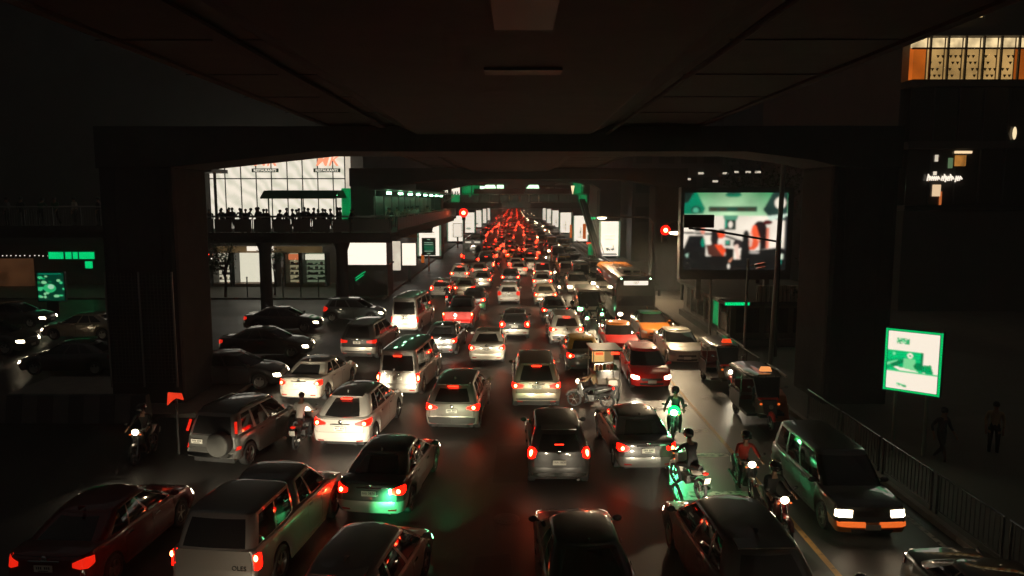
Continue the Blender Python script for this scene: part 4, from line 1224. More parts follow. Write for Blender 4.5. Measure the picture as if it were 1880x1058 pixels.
part('service_hatch', MB().box((.12, 9.4, 10.03), (.8, 2.0, .06)), HATCHM, deck)
part('service_hatch', MB().box((.15, 13.8, 10.03), (1.4, .5, .06)), HATCHM, deck)
part('drain_pipe', MB().tube([(3.2, -10, 9.98), (3.2, 26.2, 9.98)], .05, 8), CONCRETE_DARK, deck, True)
part('cable_tray', MB().ends((-4.9, -10, 10.28), (-4.6, 320, 10.34)), CONCRETE_DARK, deck)

def art(seed):
    r = random.Random(seed)
    def fn(U, V):
        a = canvas(U, CREAM)
        dark = (.05, .07, .05)
        if seed % 3 == 0:
            for v in (.42, .47, .52, .57): pt_rect(a, U, V, .22, .80, v, v + .006, (.7, .66, .5))
            for k in range(9):
                pt_ell(a, U, V, .35 + .4 * r.random(), .77 + .07 * r.random(), .03 + .07 * r.random(), .01 + .012 * r.random(), dark)
            for k in range(5):
                u = .25 + .5 * r.random(); pt_rect(a, U, V, u, u + .015, .66 + .06 * r.random(), .82, dark)
            pt_poly(a, U, V, [(.1, .93), (.9, .92), (.95, .97), (.1, .98)], dark)
        elif seed % 3 == 1:
            for k in range(6): 
                u = .3 + .3 * r.random(); v = .55 + .3 * r.random(); pt_ell(a, U, V, u, v, .06, .015, (.25, .27, .2))
            pt_rect(a, U, V, .5, .53, .45, .9, (.3, .3, .24))
        else:
            for k in range(4): pt_rect(a, U, V, .2, .8, .2 + .17 * k, .21 + .17 * k, (.75, .7, .55))
            pt_ell(a, U, V, .5, .8, .2, .05, (.3, .34, .26))
        return a
    return fn
GREENISH_EDGE = glow('print_fringe_glow', (.35, .62, .40), .35)  # greenish fringe of the bright prints, put in as glowing side strips
PIERS = [(27.0, -12.4, 2.7, 11.5, 2.4), (62.0, -11.0, 2.7, 11.7, 2.6), (97.0, -9.6, 3.2, 11.0, 2.8), (132.0, -9.0, 3.1, 10.3, 2.9), (167.0, -8.8, 3.2, 10.0, 2.9), (202.0, -8.8, 3.2, 10.0, 2.9), (237.0, -8.8, 3.2, 10.0, 2.9), (272.0, -8.8, 3.2, 10.0, 2.9)]
ORD = ['nearest', 'second', 'third', 'fourth', 'fifth', 'sixth', 'seventh', 'eighth']
for i, (y, li, lw, ri, rw) in enumerate(PIERS):
    y0, y1 = y, y + 3.0
    f = thing('portal_frame', ORD[i] + ' dark concrete portal frame straddling the road under the viaduct', 'portal frame', ((li + ri) / 2, y + 1.5, 0))
    cx, cy = (li + ri) / 2, y + 1.5
    def loc_box(a, b): return MB().ends((a[0] - cx, a[1] - cy, a[2]), (b[0] - cx, b[1] - cy, b[2]))
    for (xa, xb) in ((li - lw, li), (ri, ri + rw)):
        p = part('pier', loc_box((xa, y0, -.1), (xb, y1, 9.0)), CONCRETE, f, bevel=.18)
        part('pier_groove', loc_box((xa + .5, y0 - .012, 1.6), (xa + .62, y0 + .05, 8.8)), CONCRETE_DARK, p)
        part('pier_groove', loc_box((xb - .62, y0 - .012, 1.6), (xb - .5, y0 + .05, 8.8)), CONCRETE_DARK, p)
    lowz = 9.44 if i < 2 else 10.05
    pts = [(li - lw - .05, 8.85), (li - .4, 8.85), (li + 5.2, lowz), (ri - 3.2, lowz), (ri - .8, lowz - .3), (ri + .4, 8.85), (ri + rw + .05, 8.85), (ri + rw + .05, 10.35), (li - lw - .05, 10.35)]
    part('crossbeam', MB().prism([(a - cx, b) for a, b in pts], -1.52, 1.52, 'y'), CONCRETE, f, bevel=.03)
    if i >= 2:
        for side, (xa, xb) in (('left', (li - lw, li)), ('right', (ri, ri + rw))):
            w = xb - xa
            t = thing('pillar_advert', 'tall glowing white advert wrapped round the %s %s pier' % (ORD[i], side) + (' with a small dark tree drawing' if i == 2 and side == 'right' else ' beside the jam'), 'advert', ((xa + xb) / 2, y0 - .16, .35))
            h = 4.75
            link('print', panel('print', w * .82, h - .25, 28, 50, art(3 * i + (0 if (i == 2 and side == 'right') else 1 + (side == 'left') % 2)), .98 * 1.42, 'backlit_print'), t, (0, -.03, h / 2))
            part('frame', MB().ends((-w / 2 * .84, -.02, 0), (w / 2 * .84, .15, h)), TRIM, t)
            if True:
                for sx in (-1, 1):
                    part('glow_strip', MB().ends((sx * w / 2 * .845, -.03, .1), (sx * w / 2 * .97, .14, h - .1)), GREENISH_EDGE, t)
            part('flood_lamp', MB().box((0, -.35, h + .25), (.5, .3, .16)).bar((0, -.2, h + .2), (0, .1, h + .1), .03), TRIM, t)

# lattice and planter on the near left pier, striped barrier
t = thing('pier_trellis', 'dark square lattice trellis fixed to the near left pier', 'trellis', (-13.75, 26.85, 0))
lat = MB()
for k in range(19): lat.box((-1.19 + .132 * k, 0, 3.0), (.02, .02, 4.1))
for k in range(31): lat.box((0, .012, .97 + .132 * k), (2.45, .02, .02))
part('lattice', lat, STEEL, t)
for x in (-1.22, 0, 1.22): part('post', MB().box((x, -.02, 2.95), (.06, .05, 4.3)), STEEL_PALE, t)
t = thing('striped_barrier', 'low concrete barrier with black and white warning stripes by the left pier', 'barrier', (-15.8, 25.2, 0))
STRIPE_W = plain('barrier_white', (.11, .105, .10), .7, noise=.3, scale=3); STRIPE_B = plain('barrier_black', (.05, .05, .05), .7)
for k in range(11):
    part('barrier_block', MB().add([(-.265, -.3, 0), (.265, -.3, 0), (.265, .3, 0), (-.265, .3, 0), (-.265, -.12, .95), (.265, -.12, .95), (.265, .12, .95), (-.265, .12, .95)],
         [(3, 2, 1, 0), (4, 5, 6, 7), (0, 1, 5, 4), (1, 2, 6, 5), (2, 3, 7, 6), (3, 0, 4, 7)]), STRIPE_W if k % 2 else STRIPE_B, t, loc=(-2.7 + .54 * k, 0, 0))

# ------------------------------------------------------------------ left: mall, restaurant, shops
mall = thing('mall_building', 'dark mall block behind the left skywalk', 'building', (-47, 75, 0))
part('wall', MB().ends((-43, -8.2, 12.3), (33.2, 30, 42)), WALL_DARK, mall)
part('wall', MB().ends((-43, -8.2, 0), (21.5, 30, 12.29)), WALL_DARK, mall)
part('wall', MB().ends((21.52, -6.9, 0), (33.2, 30, 12.29)), WALL_DARK, mall)
part('fascia', MB().ends((-43, -9.4, 3.75), (33.2, -8.3, 4.7)), plain('fascia_grey', (.07, .066, .06), .6), mall)
# glass restaurant facade
YF = 66.0
def mk_material():
    m, n, l = _new('restaurant_glass_lit')
    b = n['Principled BSDF']; setp(b, Base_Color=(.3, .28, .25), Roughness=.2)
    tc = n.new('ShaderNodeTexCoord'); mp = n.new('ShaderNodeMapping'); mp.inputs['Rotation'].default_value = (0, .8, 0)
    l.new(tc.outputs['Object'], mp.inputs['Vector'])
    w = n.new('ShaderNodeTexWave'); w.inputs['Scale'].default_value = .35; w.inputs['Distortion'].default_value = 9; w.inputs['Detail'].default_value = 2
    l.new(mp.outputs['Vector'], w.inputs['Vector'])
    nz = n.new('ShaderNodeTexNoise'); nz.inputs['Scale'].default_value = .55; l.new(tc.outputs['Object'], nz.inputs['Vector'])
    mx = n.new('ShaderNodeMath'); mx.operation = 'MULTIPLY'; l.new(w.outputs['Fac'], mx.inputs[0]); l.new(nz.outputs['Fac'], mx.inputs[1])
    cr = n.new('ShaderNodeValToRGB')
    cr.color_ramp.elements[0].position = .0; cr.color_ramp.elements[0].color = (.97, .87, .72, 1)
    e = cr.color_ramp.elements.new(.36); e.color = (.93, .84, .69, 1)
    cr.color_ramp.elements[1].position = .66; cr.color_ramp.elements[1].color = (.66, .64, .50, 1)
    l.new(mx.outputs[0], cr.inputs['Fac']); l.new(cr.outputs['Color'], b.inputs['Emission Color'])
    b.inputs['Emission Strength'].default_value = 1.15
    return m
MKG = mk_material()
rest = thing('restaurant_facade', 'bright white glazed restaurant front with red script sign above the skywalk crowd', 'restaurant', (-20, YF, 5.2))
edges = [-27.0, -25.6, -24.2, -22.85, -21.5, -20.1, -18.75, -17.4, -16.05, -15.0]
for k in range(len(edges) - 1):
    for z0, z1 in ((0, 4.35), (4.45, 7.0)):
        part('pane', MB().ends((edges[k] + 20 + .045, -.02, z0), (edges[k + 1] + 20 - .045, .03, z1)), MKG, rest)
for k, x in enumerate(edges):
    part('mullion', MB().ends((x + 20 - .04, -.08, 0), (x + 20 + .04, .06, 7.1)), TRIM, rest)
part('transom', MB().ends((-7, -.09, 4.355), (5.0, .06, 4.445)), TRIM, rest)
part('corner_pane', MB().ends((5.05, -.02, 0), (5.5, .03, 7.0)), LIT_SOFT, rest)
for x in (-5.1 + 8.55, -5.1 + 3.1):
    link('sign_lettering', text_mesh('MK', 1.45, SIGN_RED, .04, .35, .004), rest, (x, -.16, 5.95), (R(90), 0, 0))
    st = part('sign_strip', MB().box((x, -.13, 5.12), (2.35, .08, .34)), plain('sign_green', (.0, .10, .04), .5) if 'sign_green' not in MATS else MATS['sign_green'], rest)
    link('sign_lettering', text_mesh('RESTAURANTS', .30, LIT, .012, 0, .004), st, (x, -.19, 5.11), (R(90), 0, 0))
# canopy in front of the restaurant
can = thing('green_canopy', 'green lit canopy roof over the skywalk crowd before the restaurant', 'canopy', (-17.3, 58.5, 5.45))
rows = [[Vector((x, y, z)) for x in (-2.2, -.5, 1.5, 3.6)] for y, z in ((-1.6, 2.45), (-.6, 3.0), (1.0, 3.05), (2.2, 2.5))]
cm = MB().grid(rows); cm.grid([[p + Vector((0, 0, -.08)) for p in r] for r in rows])
part('roof', cm, plain('canopy_green', (.02, .16, .08), .5), can, True)
for x in (-2.0, .6, 3.3): part('post', MB().bar((x, -.2, 0), (x, -.2, 2.9), .06, 8), STEEL, can, True)
part('strip_light', MB().ends((-1.8, .1, 2.62), (3.3, .25, 2.68)), glow('canopy_tube', (.2, 1.0, .42), 8.0), can)
cb = tag(link('green_column', MB().lathe([(.45, 0), (.45, 3.2), (.40, 3.3), (0, 3.3)], 18).mesh('green_column', [GREEN_DIM], True), None, (-14.1, 62.5, 5.4)), 'round green glowing column at the right end of the restaurant front', 'column')
shl = thing('stair_canopy', 'dark flat canopy over the stair head left of the restaurant', 'canopy', (-22.8, 52.0, 5.45))
part('roof', MB().ends((-2.6, -1.5, 4.15), (2.3, 1.4, 4.4)), TRIM, shl, bevel=.03)
for x in (-2.2, 1.9): part('post', MB().bar((x, 0, 0), (x, 0, 4.2), .10, 10), STEEL_PALE, shl, True)
part('hanging_sign', MB().ends((.1, -.2, 2.9), (1.0, -.1, 3.35)), LIT, shl)
part('sign_hanger', MB().bar((.3, -.15, 3.3), (.3, -.15, 4.2), .02).bar((.8, -.15, 3.3), (.8, -.15, 4.2), .02), TRIM, shl)
part('ceiling_lamp', MB().ends((-2.2, -1.2, 4.10), (-1.2, .8, 4.14)), LIT_SOFT, shl)

# shops under the skywalk
def shop(x0, x1, z1, label, back, goods, head=None, y=64.9, sill=.4, name='shop_front', rows_=5):
    t = thing(name, label, 'shop', ((x0 + x1) / 2, y, 0))
    w = x1 - x0
    part('back_wall', MB().ends((-w / 2 + .05, 1.15, sill), (w / 2 - .05, 1.25, z1)), back, t)
    part('floor', MB().ends((-w / 2, -.2, 0), (w / 2, 1.25, sill - .02)), WALL_WARM, t)
    part('frame', MB().ends((-w / 2 - .12, -.1, 0), (-w / 2 + .02, 1.2, z1 + .1)), TRIM, t)
    part('frame', MB().ends((w / 2 - .02, -.1, 0), (w / 2 + .12, 1.2, z1 + .1)), TRIM, t)
    part('pane', MB().ends((-w / 2 + .02, -.02, sill), (w / 2 - .02, 0, z1)), SHOPGLASS, t)
    r = random.Random(label)
    if goods:
        for k in range(rows_):
            z = sill + .25 + k * (z1 - sill - .4) / rows_
            s = part('shelf', MB().ends((-w / 2 + .1, .75, z), (w / 2 - .1, 1.1, z + .04)), goods[0], t)
            nb = max(2, int(w / .28))
            for q in range(nb):
                if r.random() < .25: continue
                xx = -w / 2 + .2 + (w - .4) * q / nb
                part('goods', MB().ends((xx, .8, z + .045), (xx + .16 + .06 * r.random(), 1.05, z + .14 + .18 * r.random())), r.choice(goods), s)
    if head is not None:
        part('header_panel', MB().ends((-w / 2 + .1, .6, z1 - .55), (w / 2 - .1, .7, z1 - .05)), head, t)
    return t
def glass_material():
    m, n, l = _new('shop_glass')
    for x in list(n): 
        if x.type == 'BSDF_PRINCIPLED': n.remove(x)
    tr = n.new('ShaderNodeBsdfTransparent'); tr.inputs['Color'].default_value = (.92, .95, .92, 1)
    gl = n.new('ShaderNodeBsdfGlossy'); gl.inputs['Roughness'].default_value = .03
    mx = n.new('ShaderNodeMixShader'); mx.inputs[0].default_value = .06
    l.new(tr.outputs[0], mx.inputs[1]); l.new(gl.outputs[0], mx.inputs[2]); l.new(mx.outputs[0], n['Material Output'].inputs['Surface'])
    return m
SHOPGLASS = glass_material()
G1 = [plain('goods_white', (.6, .55, .45), .6), plain('goods_brown', (.25, .12, .05), .6), plain('goods_green', (.05, .22, .12), .6), plain('goods_dark', (.03, .03, .03), .6)]
shop(-26.6, -25.1, 3.0, 'narrow lit shop bay stacked with goods at the far left of the shop row', LIT_SOFT, G1)
shop(-24.7, -21.1, 3.1, 'brightest wide white shop front with a tree before it', LIT, None)
shop(-20.2, -19.0, 3.0, 'shop bay with red and white header and dark shelves', glow('shop_dim', (.9, .75, .45), .35), [G1[3], G1[0]], glow('header_red', (1, .25, .1), .8))
shop(-18.7, -16.7, 3.0, 'shop bay with white header and grey green shelves at the right of the row', glow('shop_dim_green', (.45, .55, .35), .30), [G1[3], G1[2]], LIT)
ms = tag(link('ceiling_light_panel', MB().ends((-23.3, 64.2, 3.32), (-21.0, 64.3, 3.72)).mesh('ceiling_light_panel', [LIT])), 'long white light panel above the bright shop front', 'light')
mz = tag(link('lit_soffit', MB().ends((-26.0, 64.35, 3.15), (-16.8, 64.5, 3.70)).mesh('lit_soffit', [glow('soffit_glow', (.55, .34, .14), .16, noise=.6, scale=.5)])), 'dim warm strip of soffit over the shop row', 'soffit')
for x, lab in ((-22.35, 'left'), (-20.55, 'right')):
    tag(link('mannequin', BODY['stand'], None, (x, 65.6, .4)), 'display figure standing in the lit shop front, %s of two' % lab, 'mannequin')

# far-left dark shops behind the near left pier
t = thing('neon_shop_sign', 'green neon shop sign board at the far left edge', 'sign', (-38.4, 63.9, 2.6))
part('board', MB().ends((-2.1, 0, -.05), (2.0, .1, .75)), TRIM, t)
for k, (a, b) in enumerate(((-2.0, -.75), (-.55, -.05), (.1, .5), (.65, 1.95))):
    part('neon_panel', MB().ends((a, -.05, .05), (b, 0, .65)), GREEN, t)
part('hanging_panel', MB().ends((1.2, -.2, -.75), (1.8, -.1, -.15)), GREEN, t)
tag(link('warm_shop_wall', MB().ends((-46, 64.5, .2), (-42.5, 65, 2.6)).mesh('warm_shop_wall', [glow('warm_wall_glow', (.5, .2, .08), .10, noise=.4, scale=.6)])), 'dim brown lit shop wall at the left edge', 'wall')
t = thing('string_lights', 'row of tiny warm shop lights at the left edge', 'lights', (-42, 64.0, 2.9))
for k in range(16): part('lamp', MB().ball((-3 + .4 * k + .1 * random.random(), 0, .04 * random.random()), .05, 8, 5), LIT, t)
def petals(U, V):
    a = canvas(U, (.0, .05, .025)); r = random.Random(4)
    pt_rect(a, U, V, .05, .9, .02, .05, (.0, .5, .25))
    for k in range(26):
        u, v = r.random(), .12 + .8 * r.random()
        pt_ell(a, U, V, u, v, .05 + .06 * r.random(), .03 + .03 * r.random(), r.choice([(.0, .45, .14), (.06, .75, .28), (.3, .85, .4), (.0, .25, .07)]))
    pt_ell(a, U, V, .45, .55, .24, .16, (.03, .6, .2)); pt_ell(a, U, V, .5, .5, .12, .08, (.5, .9, .6))
    return a
t = thing('led_poster', 'green LED poster with leaf shapes by the far left pavement', 'screen', (-31.6, 50, .9))
link('picture', panel('picture', 1.8, 1.9, 50, 54, petals, .8, 'led_screen', soft=1), t, (0, -.06, .95))
part('frame', MB().ends((-.98, -.04, -.1), (.98, .1, 2.0)), TRIM, t)
part('post', MB().ends((-.4, 0, -.9), (.4, .12, -.1)), TRIM, t)

# ------------------------------------------------------------------ skywalks
def skywalk_run(name, label, a, b, floor, width, panel_len=1.3, style='panel', n_rail=1):
    """walkway from a to b (x, y); the balustrade stands on the side to the right of the way"""
    A_, B_ = Vector((a[0], a[1], 0)), Vector((b[0], b[1], 0))
    d = (B_ - A_); Ln = d.length; rz = math.atan2(d.y, d.x)
    t = thing(name, label, 'skywalk', (a[0], a[1], 0), rz)
    part('floor', MB().ends((0, 0, floor - .25), (Ln, width, floor)), CONCRETE, t)
    part('girder', MB().ends((0, .25, floor - .62), (Ln, .6, floor - .26)), CONCRETE_DARK, t)
    part('girder', MB().ends((0, width - .6, floor - .62), (Ln, width - .25, floor - .26)), CONCRETE_DARK, t)
    part('fascia', MB().ends((0, -.06, floor - .28), (Ln, -.005, floor + .08)), CONCRETE, t)
    n = max(1, int(Ln / panel_len))
    L1 = Ln / n
    if style == 'panel':
        pm = MB().box((0, 0, 0), (L1 - .16, .04, .86)).mesh('rail_panel', [PANELM])
        for k in range(n): link('rail_panel', pm, t, (L1 * (k + .5), .03, floor + .56))
    else:
        bm_ = MB().box((0, 0, 0), (.018, .018, .95)).mesh('baluster', [STEEL])
        nb = int(Ln / .14)
        for k in range(min(nb, 110)): link('baluster', bm_, t, (Ln - .14 * (k + .5), .03, floor + .56))
    pm = MB().box((0, 0, 0), (.06, .06, 1.1)).mesh('rail_post', [STEEL])
    for k in range(n + 1): link('rail_post', pm, t, (L1 * k, .03, floor + .55))
    part('handrail', MB().bar((0, .03, floor + 1.13), (Ln, .03, floor + 1.13), .035, 8), STEEL_PALE, t, True)
    part('handrail', MB().bar((0, width - .03, floor + 1.13), (Ln, width - .03, floor + 1.13), .035, 8), STEEL_PALE, t, True)
    return t
PANELM = plain('rail_panel_grey', (.11, .105, .10), .5, noise=.25, scale=2)
skywalk_run('skywalk', 'concrete skywalk with panelled rail carrying the crowd in front of the restaurant', (-27, 50), (-8.4, 50), 5.45, 3.3)
skywalk_run('skywalk', 'skywalk branch with thin barred railing at the far left', (-60, 42), (-23.0, 42), 6.2, 3.0, 1.6, 'bars')
leg = skywalk_run('skywalk', 'skywalk leg running away along the left kerb under green strip lights', (-8.4, 53.4), (-8.4, 106), 5.45, 2.05, 1.4)
for k in range(8):
    part('tube_light', MB().ends((1.5 + 5.6 * k, .75, 8.16), (1.9 + 5.6 * k, 1.05, 8.30)), LIT_HOT, leg)
part('roof', MB().ends((.5, -.2, 8.45), (44, 2.25, 8.6)), STEEL, leg)
for k in range(12):
    part('roof_post', MB().bar((1.5 + 3.7 * k, 1.9, 5.45), (1.5 + 3.7 * k, 1.9, 8.45), .05, 8), STEEL, leg, True)
part('back_panel', MB().ends((2, 2.07, 5.6), (40, 2.12, 8.0)), plain('wall_green_grey', (.10, .16, .12), .5, noise=.4, scale=.8), leg)
for x in (-25, -17.5, -12.1): 
    tag(link('skywalk_column', MB().lathe([(.42, 0), (.40, 4.2), (.6, 4.8), (0, 4.8)], 18).mesh('skywalk_column', [CONCRETE], True), None, (x, 51.7, 0)), {-25: 'left', -17.5: 'middle', -12.1: 'right'}[x] + ' concrete column holding up the crowded skywalk', 'column')
# crowd
r = random.Random(3)
k = 0
sh = ['black', 'dark', 'grey', 'dark', 'black', 'blue']
for i in range(34):
    x = -20.9 + i * .275 + r.uniform(-.12, .12) + (0.5 if i > 15 else 0)
    ps = r.choice(['stand', 'walk', 'lean'])
    person(ps, (x, 50.75 + r.uniform(0, 1.9), 5.45), r.choice([0, 1.57, -1.57, 3.1, .6]), 'dark silhouetted ' + {'stand': 'standing', 'walk': 'walking', 'lean': 'leaning'}[ps] + ' pedestrian in the crowd on the skywalk before the restaurant', r.choice(sh), 'black', group='crowd on the skywalk before the restaurant', scale=r.uniform(.94, 1.06))
for i in range(13):
    person(r.choice(['walk', 'stand']), (-9.4 + r.uniform(-.5, .5), 56 + 2.1 * i + r.uniform(-.5, .5), 5.45), r.choice([0, 3.14]), 'green lit pedestrian on the skywalk leg along the left kerb', r.choice(['white', 'grey', 'green', 'dark', 'pale']), 'dark', group='walkers on the green lit skywalk leg')
for i in range(9):
    person(r.choice(['walk', 'stand', 'lean']), (-32.5 + 1.0 * i + r.uniform(-.3, .3), 42.8 + r.uniform(0, 1), 6.2), r.choice([0, 1.57, 3.14]), 'dim pedestrian on the barred skywalk at the far left', r.choice(['pale', 'dark', 'grey', 'black', 'green']), 'black', group='walkers on the far left skywalk')

# ------------------------------------------------------------------ signs and light boxes on the left
def lightbox(name, label, c, w, h, posth, mat=None, fn=None, cat='advert', depth=.25):
    t = thing(name, label, cat, (c[0], c[1], 0))
    z = c[2]
    part('case', MB().ends((-w / 2 - .07, 0, z - h / 2 - .07), (w / 2 + .07, depth, z + h / 2 + .07)), TRIM, t, bevel=.02)
    if fn: link('print', panel('print', w, h, 36, 36, fn, .98 * 1.42, 'backlit_print'), t, (0, -.012, z))
    else: part('face', MB().ends((-w / 2, -.02, z - h / 2), (w / 2, -.004, z + h / 2)), mat or LIT, t)
    if posth: part('post', MB().ends((-.12, .06, 0), (.12, .2, z - h / 2 - .07)), TRIM, t)
    return t
def board_print(U, V):
    a = canvas(U, CREAM)
    pt_rect(a, U, V, .35, .8, .78, .79, (.75, .66, .5)); pt_rect(a, U, V, .08, .2, .60, .62, (.8, .75, .6))
    for u, v in ((.6, .42), (.75, .5), (.3, .7)): pt_ell(a, U, V, u, v, .02, .02, (.8, .74, .58))
    return a
p = at_y(671, 465, 57.5)
lb = lightbox('billboard', 'wide white glowing billboard on the dark second left pier', (p.x, p.y, p.z), 3.25, 1.82, 0, fn=board_print)
for k in (-1, 1): part('bracket', MB().ends((k * .9 - .05, .2, p.z - .3), (k * .9 + .05, 4.45, p.z - .2)), STEEL, lb)
kb = thing('dark_kiosk', 'dark kiosk with two green neon strokes under the wide billboard', 'kiosk', (p.x - .3, 58.6, 0))
part('wall', MB().ends((-2.1, 0, 0), (1.8, 2.6, 2.55)), WALL_DARK, kb)
part('roof', MB().ends((-2.2, -.15, 2.56), (1.9, 2.7, 2.68)), STEEL, kb)
part('neon_stroke', MB().tube([(-.75, -.05, 1.55), (-.1, -.05, 2.0), (.05, -.05, 2.05)], .03, 6), GREEN, kb, True)
part('neon_stroke', MB().tube([(-.75, -.05, 1.35), (-.2, -.05, 1.75), (-.1, -.05, 1.8)], .03, 6), GREEN, kb, True)
part('door', MB().ends((.7, -.04, .1), (1.5, .0, 2.1)), STEEL, kb)
def box_print(U, V):
    a = canvas(U, CREAM); pt_ell(a, U, V, .38, .7, .04, .02, (.3, .8, .5)); pt_ell(a, U, V, .62, .7, .04, .02, (.3, .8, .5)); return a
p = at_y(751, 467, 70); lightbox('light_box', 'upright white light box on a post by the left kerb', (p.x, 70, p.z), 1.3, 2.1, 1, fn=box_print)
p = at_y(840, 423, 120); lightbox('light_box', 'small distant white light box before the fourth left pier', (p.x, 120, p.z), 1.35, 2.1, 1)
p = at_y(787, 453, 80)
rs = thing('road_sign', 'dark green road sign with pale bars of lettering on a left kerb post', 'sign', (p.x, 80, 0))
part('board', MB().ends((-.75, 0, p.z - .95), (.75, .06, p.z + .95)), plain('sign_board_green', (.01, .05, .03), .5), rs, bevel=.01)
for k, (w, dz) in enumerate(((.35, .72), (.95, .38), (.95, .18), (.95, -.55), (.4, -.8))):
    part('lettering_bar', MB().ends((-w / 2, -.02, p.z + dz), (w / 2, -.004, p.z + dz + .10)), glow('sign_letter_glow', (.35, .62, .42), .5) if 'sign_letter_glow' not in MATS else MATS['sign_letter_glow'], rs)
part('green_band', MB().ends((-.5, -.015, p.z - .4), (.55, -.004, p.z + .12)), glow('sign_band_glow', (.0, .16, .07), .6), rs)
part('post', MB().bar((0, .03, 0), (0, .03, p.z - .9), .07, 8), plain('post_orange', (.45, .10, .03), .5), rs, True)
def awn(px, py, y, w, d, mat, label):
    p = at_y(px, py, y)
    t = thing('awning', label, 'awning', (p.x, y, p.z))
    part('cloth', MB().add([(-w / 2, 0, 0), (w / 2, 0, 0), (w / 2, d, .9), (-w / 2, d, .9), (-w / 2, 0, -.25), (w / 2, 0, -.25)], [(0, 1, 2, 3), (4, 5, 1, 0)]), mat, t)
    part('strut', MB().bar((-w / 2, 0, -.1), (-w / 2, d, -.3), .03).bar((w / 2, 0, -.1), (w / 2, d, -.3), .03), STEEL, t)
awn(752, 432, 74, 1.5, 1.5, plain('awning_orange', (.4, .12, .04), .7), 'orange awning under the skywalk leg')
awn(776, 424, 84, 2.2, 1.8, plain('awning_grey', (.12, .12, .10), .7), 'grey awning under the skywalk leg')

# ------------------------------------------------------------------ traffic signals and lamps
def signal(px, py, y, label, pole_x=None, hot=40.0, arm=False, mask=None, r_=.16):
    p = at_y(px, py, y)
    t = thing('traffic_signal', label, 'traffic light', (p.x, y, 0))
    z = p.z
    part('signal_head', MB().ends((-.24, .05, z - .95), (.24, .4, z + .28)), TRIM, t, bevel=.04)
    part('red_lamp', MB().lathe([(0, -.06), (r_ * .7, -.05), (r_, 0), (r_, .06)], 18, 'y', (0, 0, z)), glow('signal_red', (1.0, .16, .05), hot) if 'signal_red' not in MATS else MATS['signal_red'], t, True)
    part('red_halo_ring', MB().lathe([(r_ * .8, -.03), (r_ * 1.9, -.02), (r_ * 1.95, .05)], 20, 'y', (0, 0.0, z)), glow('signal_halo', (1.0, .006, .002), 3.0) if 'signal_halo' not in MATS else MATS['signal_halo'], t, True)  # added glowing ring that draws the halo round the red lamp
    for dz in (-.38, -.72): part('dark_lamp', MB().lathe([(0, -.04), (.11, -.03), (.13, .05)], 14, 'y', (0, .02, z + dz)), GLASS, t, True)
    for dz in (0, -.38, -.72): part('visor', MB().tube([(.19 * math.cos(a), -.10, z + dz + .19 * math.sin(a)) for a in np.linspace(.2, PI - .2, 7)], .015, 5), TRIM, t)
    if not arm:
        part('pole', MB().bar((0, .2, 0), (0, .2, z - .9), .085, 10), STEEL_PALE, t, True)
    else:
        part('mast', MB().tube([(arm, .25, 0), (arm, .25, z + .5), (arm - .4 * (1 if arm > 0 else -1), .25, z + .75), (0, .25, z + .45)], [.11, .10, .08, .06], 10), STEEL, t, True)
    return t
signal(851, 391, 98, 'glowing red traffic light on a tall pole left of the far jam', r_=.30)
signal(1222, 423, 56, 'red traffic light on a mast arm beside the screen', arm=1.4, r_=.19)
t = thing('traffic_signal', 'dark back of a traffic signal hanging before the big screen', 'traffic light', (12.2, 35.5, 0))
pz = at_y(1284, 406, 35.5)
part('signal_head', MB().ends((pz.x - 12.2 - .75, -.1, pz.z - .32), (pz.x - 12.2 + .7, .2, pz.z + .3)), TRIM, t, bevel=.05)
part('mast', MB().tube([(0.5, 0, 0), (.5, 0, pz.z - 1.0), (pz.x - 12.2 + .6, 0, pz.z - .45), (pz.x - 12.2 - .5, 0, pz.z - .35)], [.1, .08, .06, .04], 8), TRIM, t, True)
pc = at_y(807, 399, 92)
t = thing('countdown_sign', 'red LED countdown sign with three dashes on the skywalk leg', 'sign', (pc.x, 92, pc.z))
part('case', MB().ends((-.95, 0, -.28), (.95, .2, .28)), TRIM, t)
for k in (-1, 0, 1): part('led_dash', MB().ends((k * .55 - .21, -.03, -.07), (k * .55 + .21, 0, .06)), RED_NEON, t)
def street_lamp(px, py, y, label, reach=1.5, strength=9.0, energy=500, tilt=-32, fore=0, cone=150):
    p = at_y(px, py, y)
    t = thing('street_lamp', label, 'street lamp', (p.x + reach, y, 0))
    part('pole', MB().tube([(0, 0, 0), (0, 0, p.z - .4), (-.3, 0, p.z), (-reach + .3, 0, p.z + .1)], [.09, .07, .055, .045], 8), STEEL, t, True)
    part('lamp_head', MB().ball((-reach, 0, p.z + .06), (.42, .2, .09), 14, 8), STEEL_PALE, t, True)
    part('lamp_glass', MB().ball((-reach, -.02, p.z), (.36, .2, .13), 14, 8), glow('street_lamp_glass', (1, .80, .5), strength) if 'street_lamp_glass' not in MATS else MATS['street_lamp_glass'], t, True)
    ld = bpy.data.lights.new('street_lamp_light', 'SPOT'); ld.energy = energy; ld.color = (1, .74, .44); ld.spot_size = R(cone); ld.spot_blend = 1; ld.shadow_soft_size = .2
    lo = bpy.data.objects.new('street_lamp_light', ld); COL.objects.link(lo); lo.parent = t; lo.location = (-reach, -.05, p.z - .2); lo.rotation_euler = (R(fore), R(tilt), 0)
    return t
street_lamp(1105, 400, 57, 'lit street lamp above the right advert pier', reach=3.9, energy=5500, tilt=0, fore=-25)
street_lamp(1240, 427, 40, 'lit street lamp beside the right red signal', reach=2.0, energy=5200, tilt=10, fore=-32, cone=115)
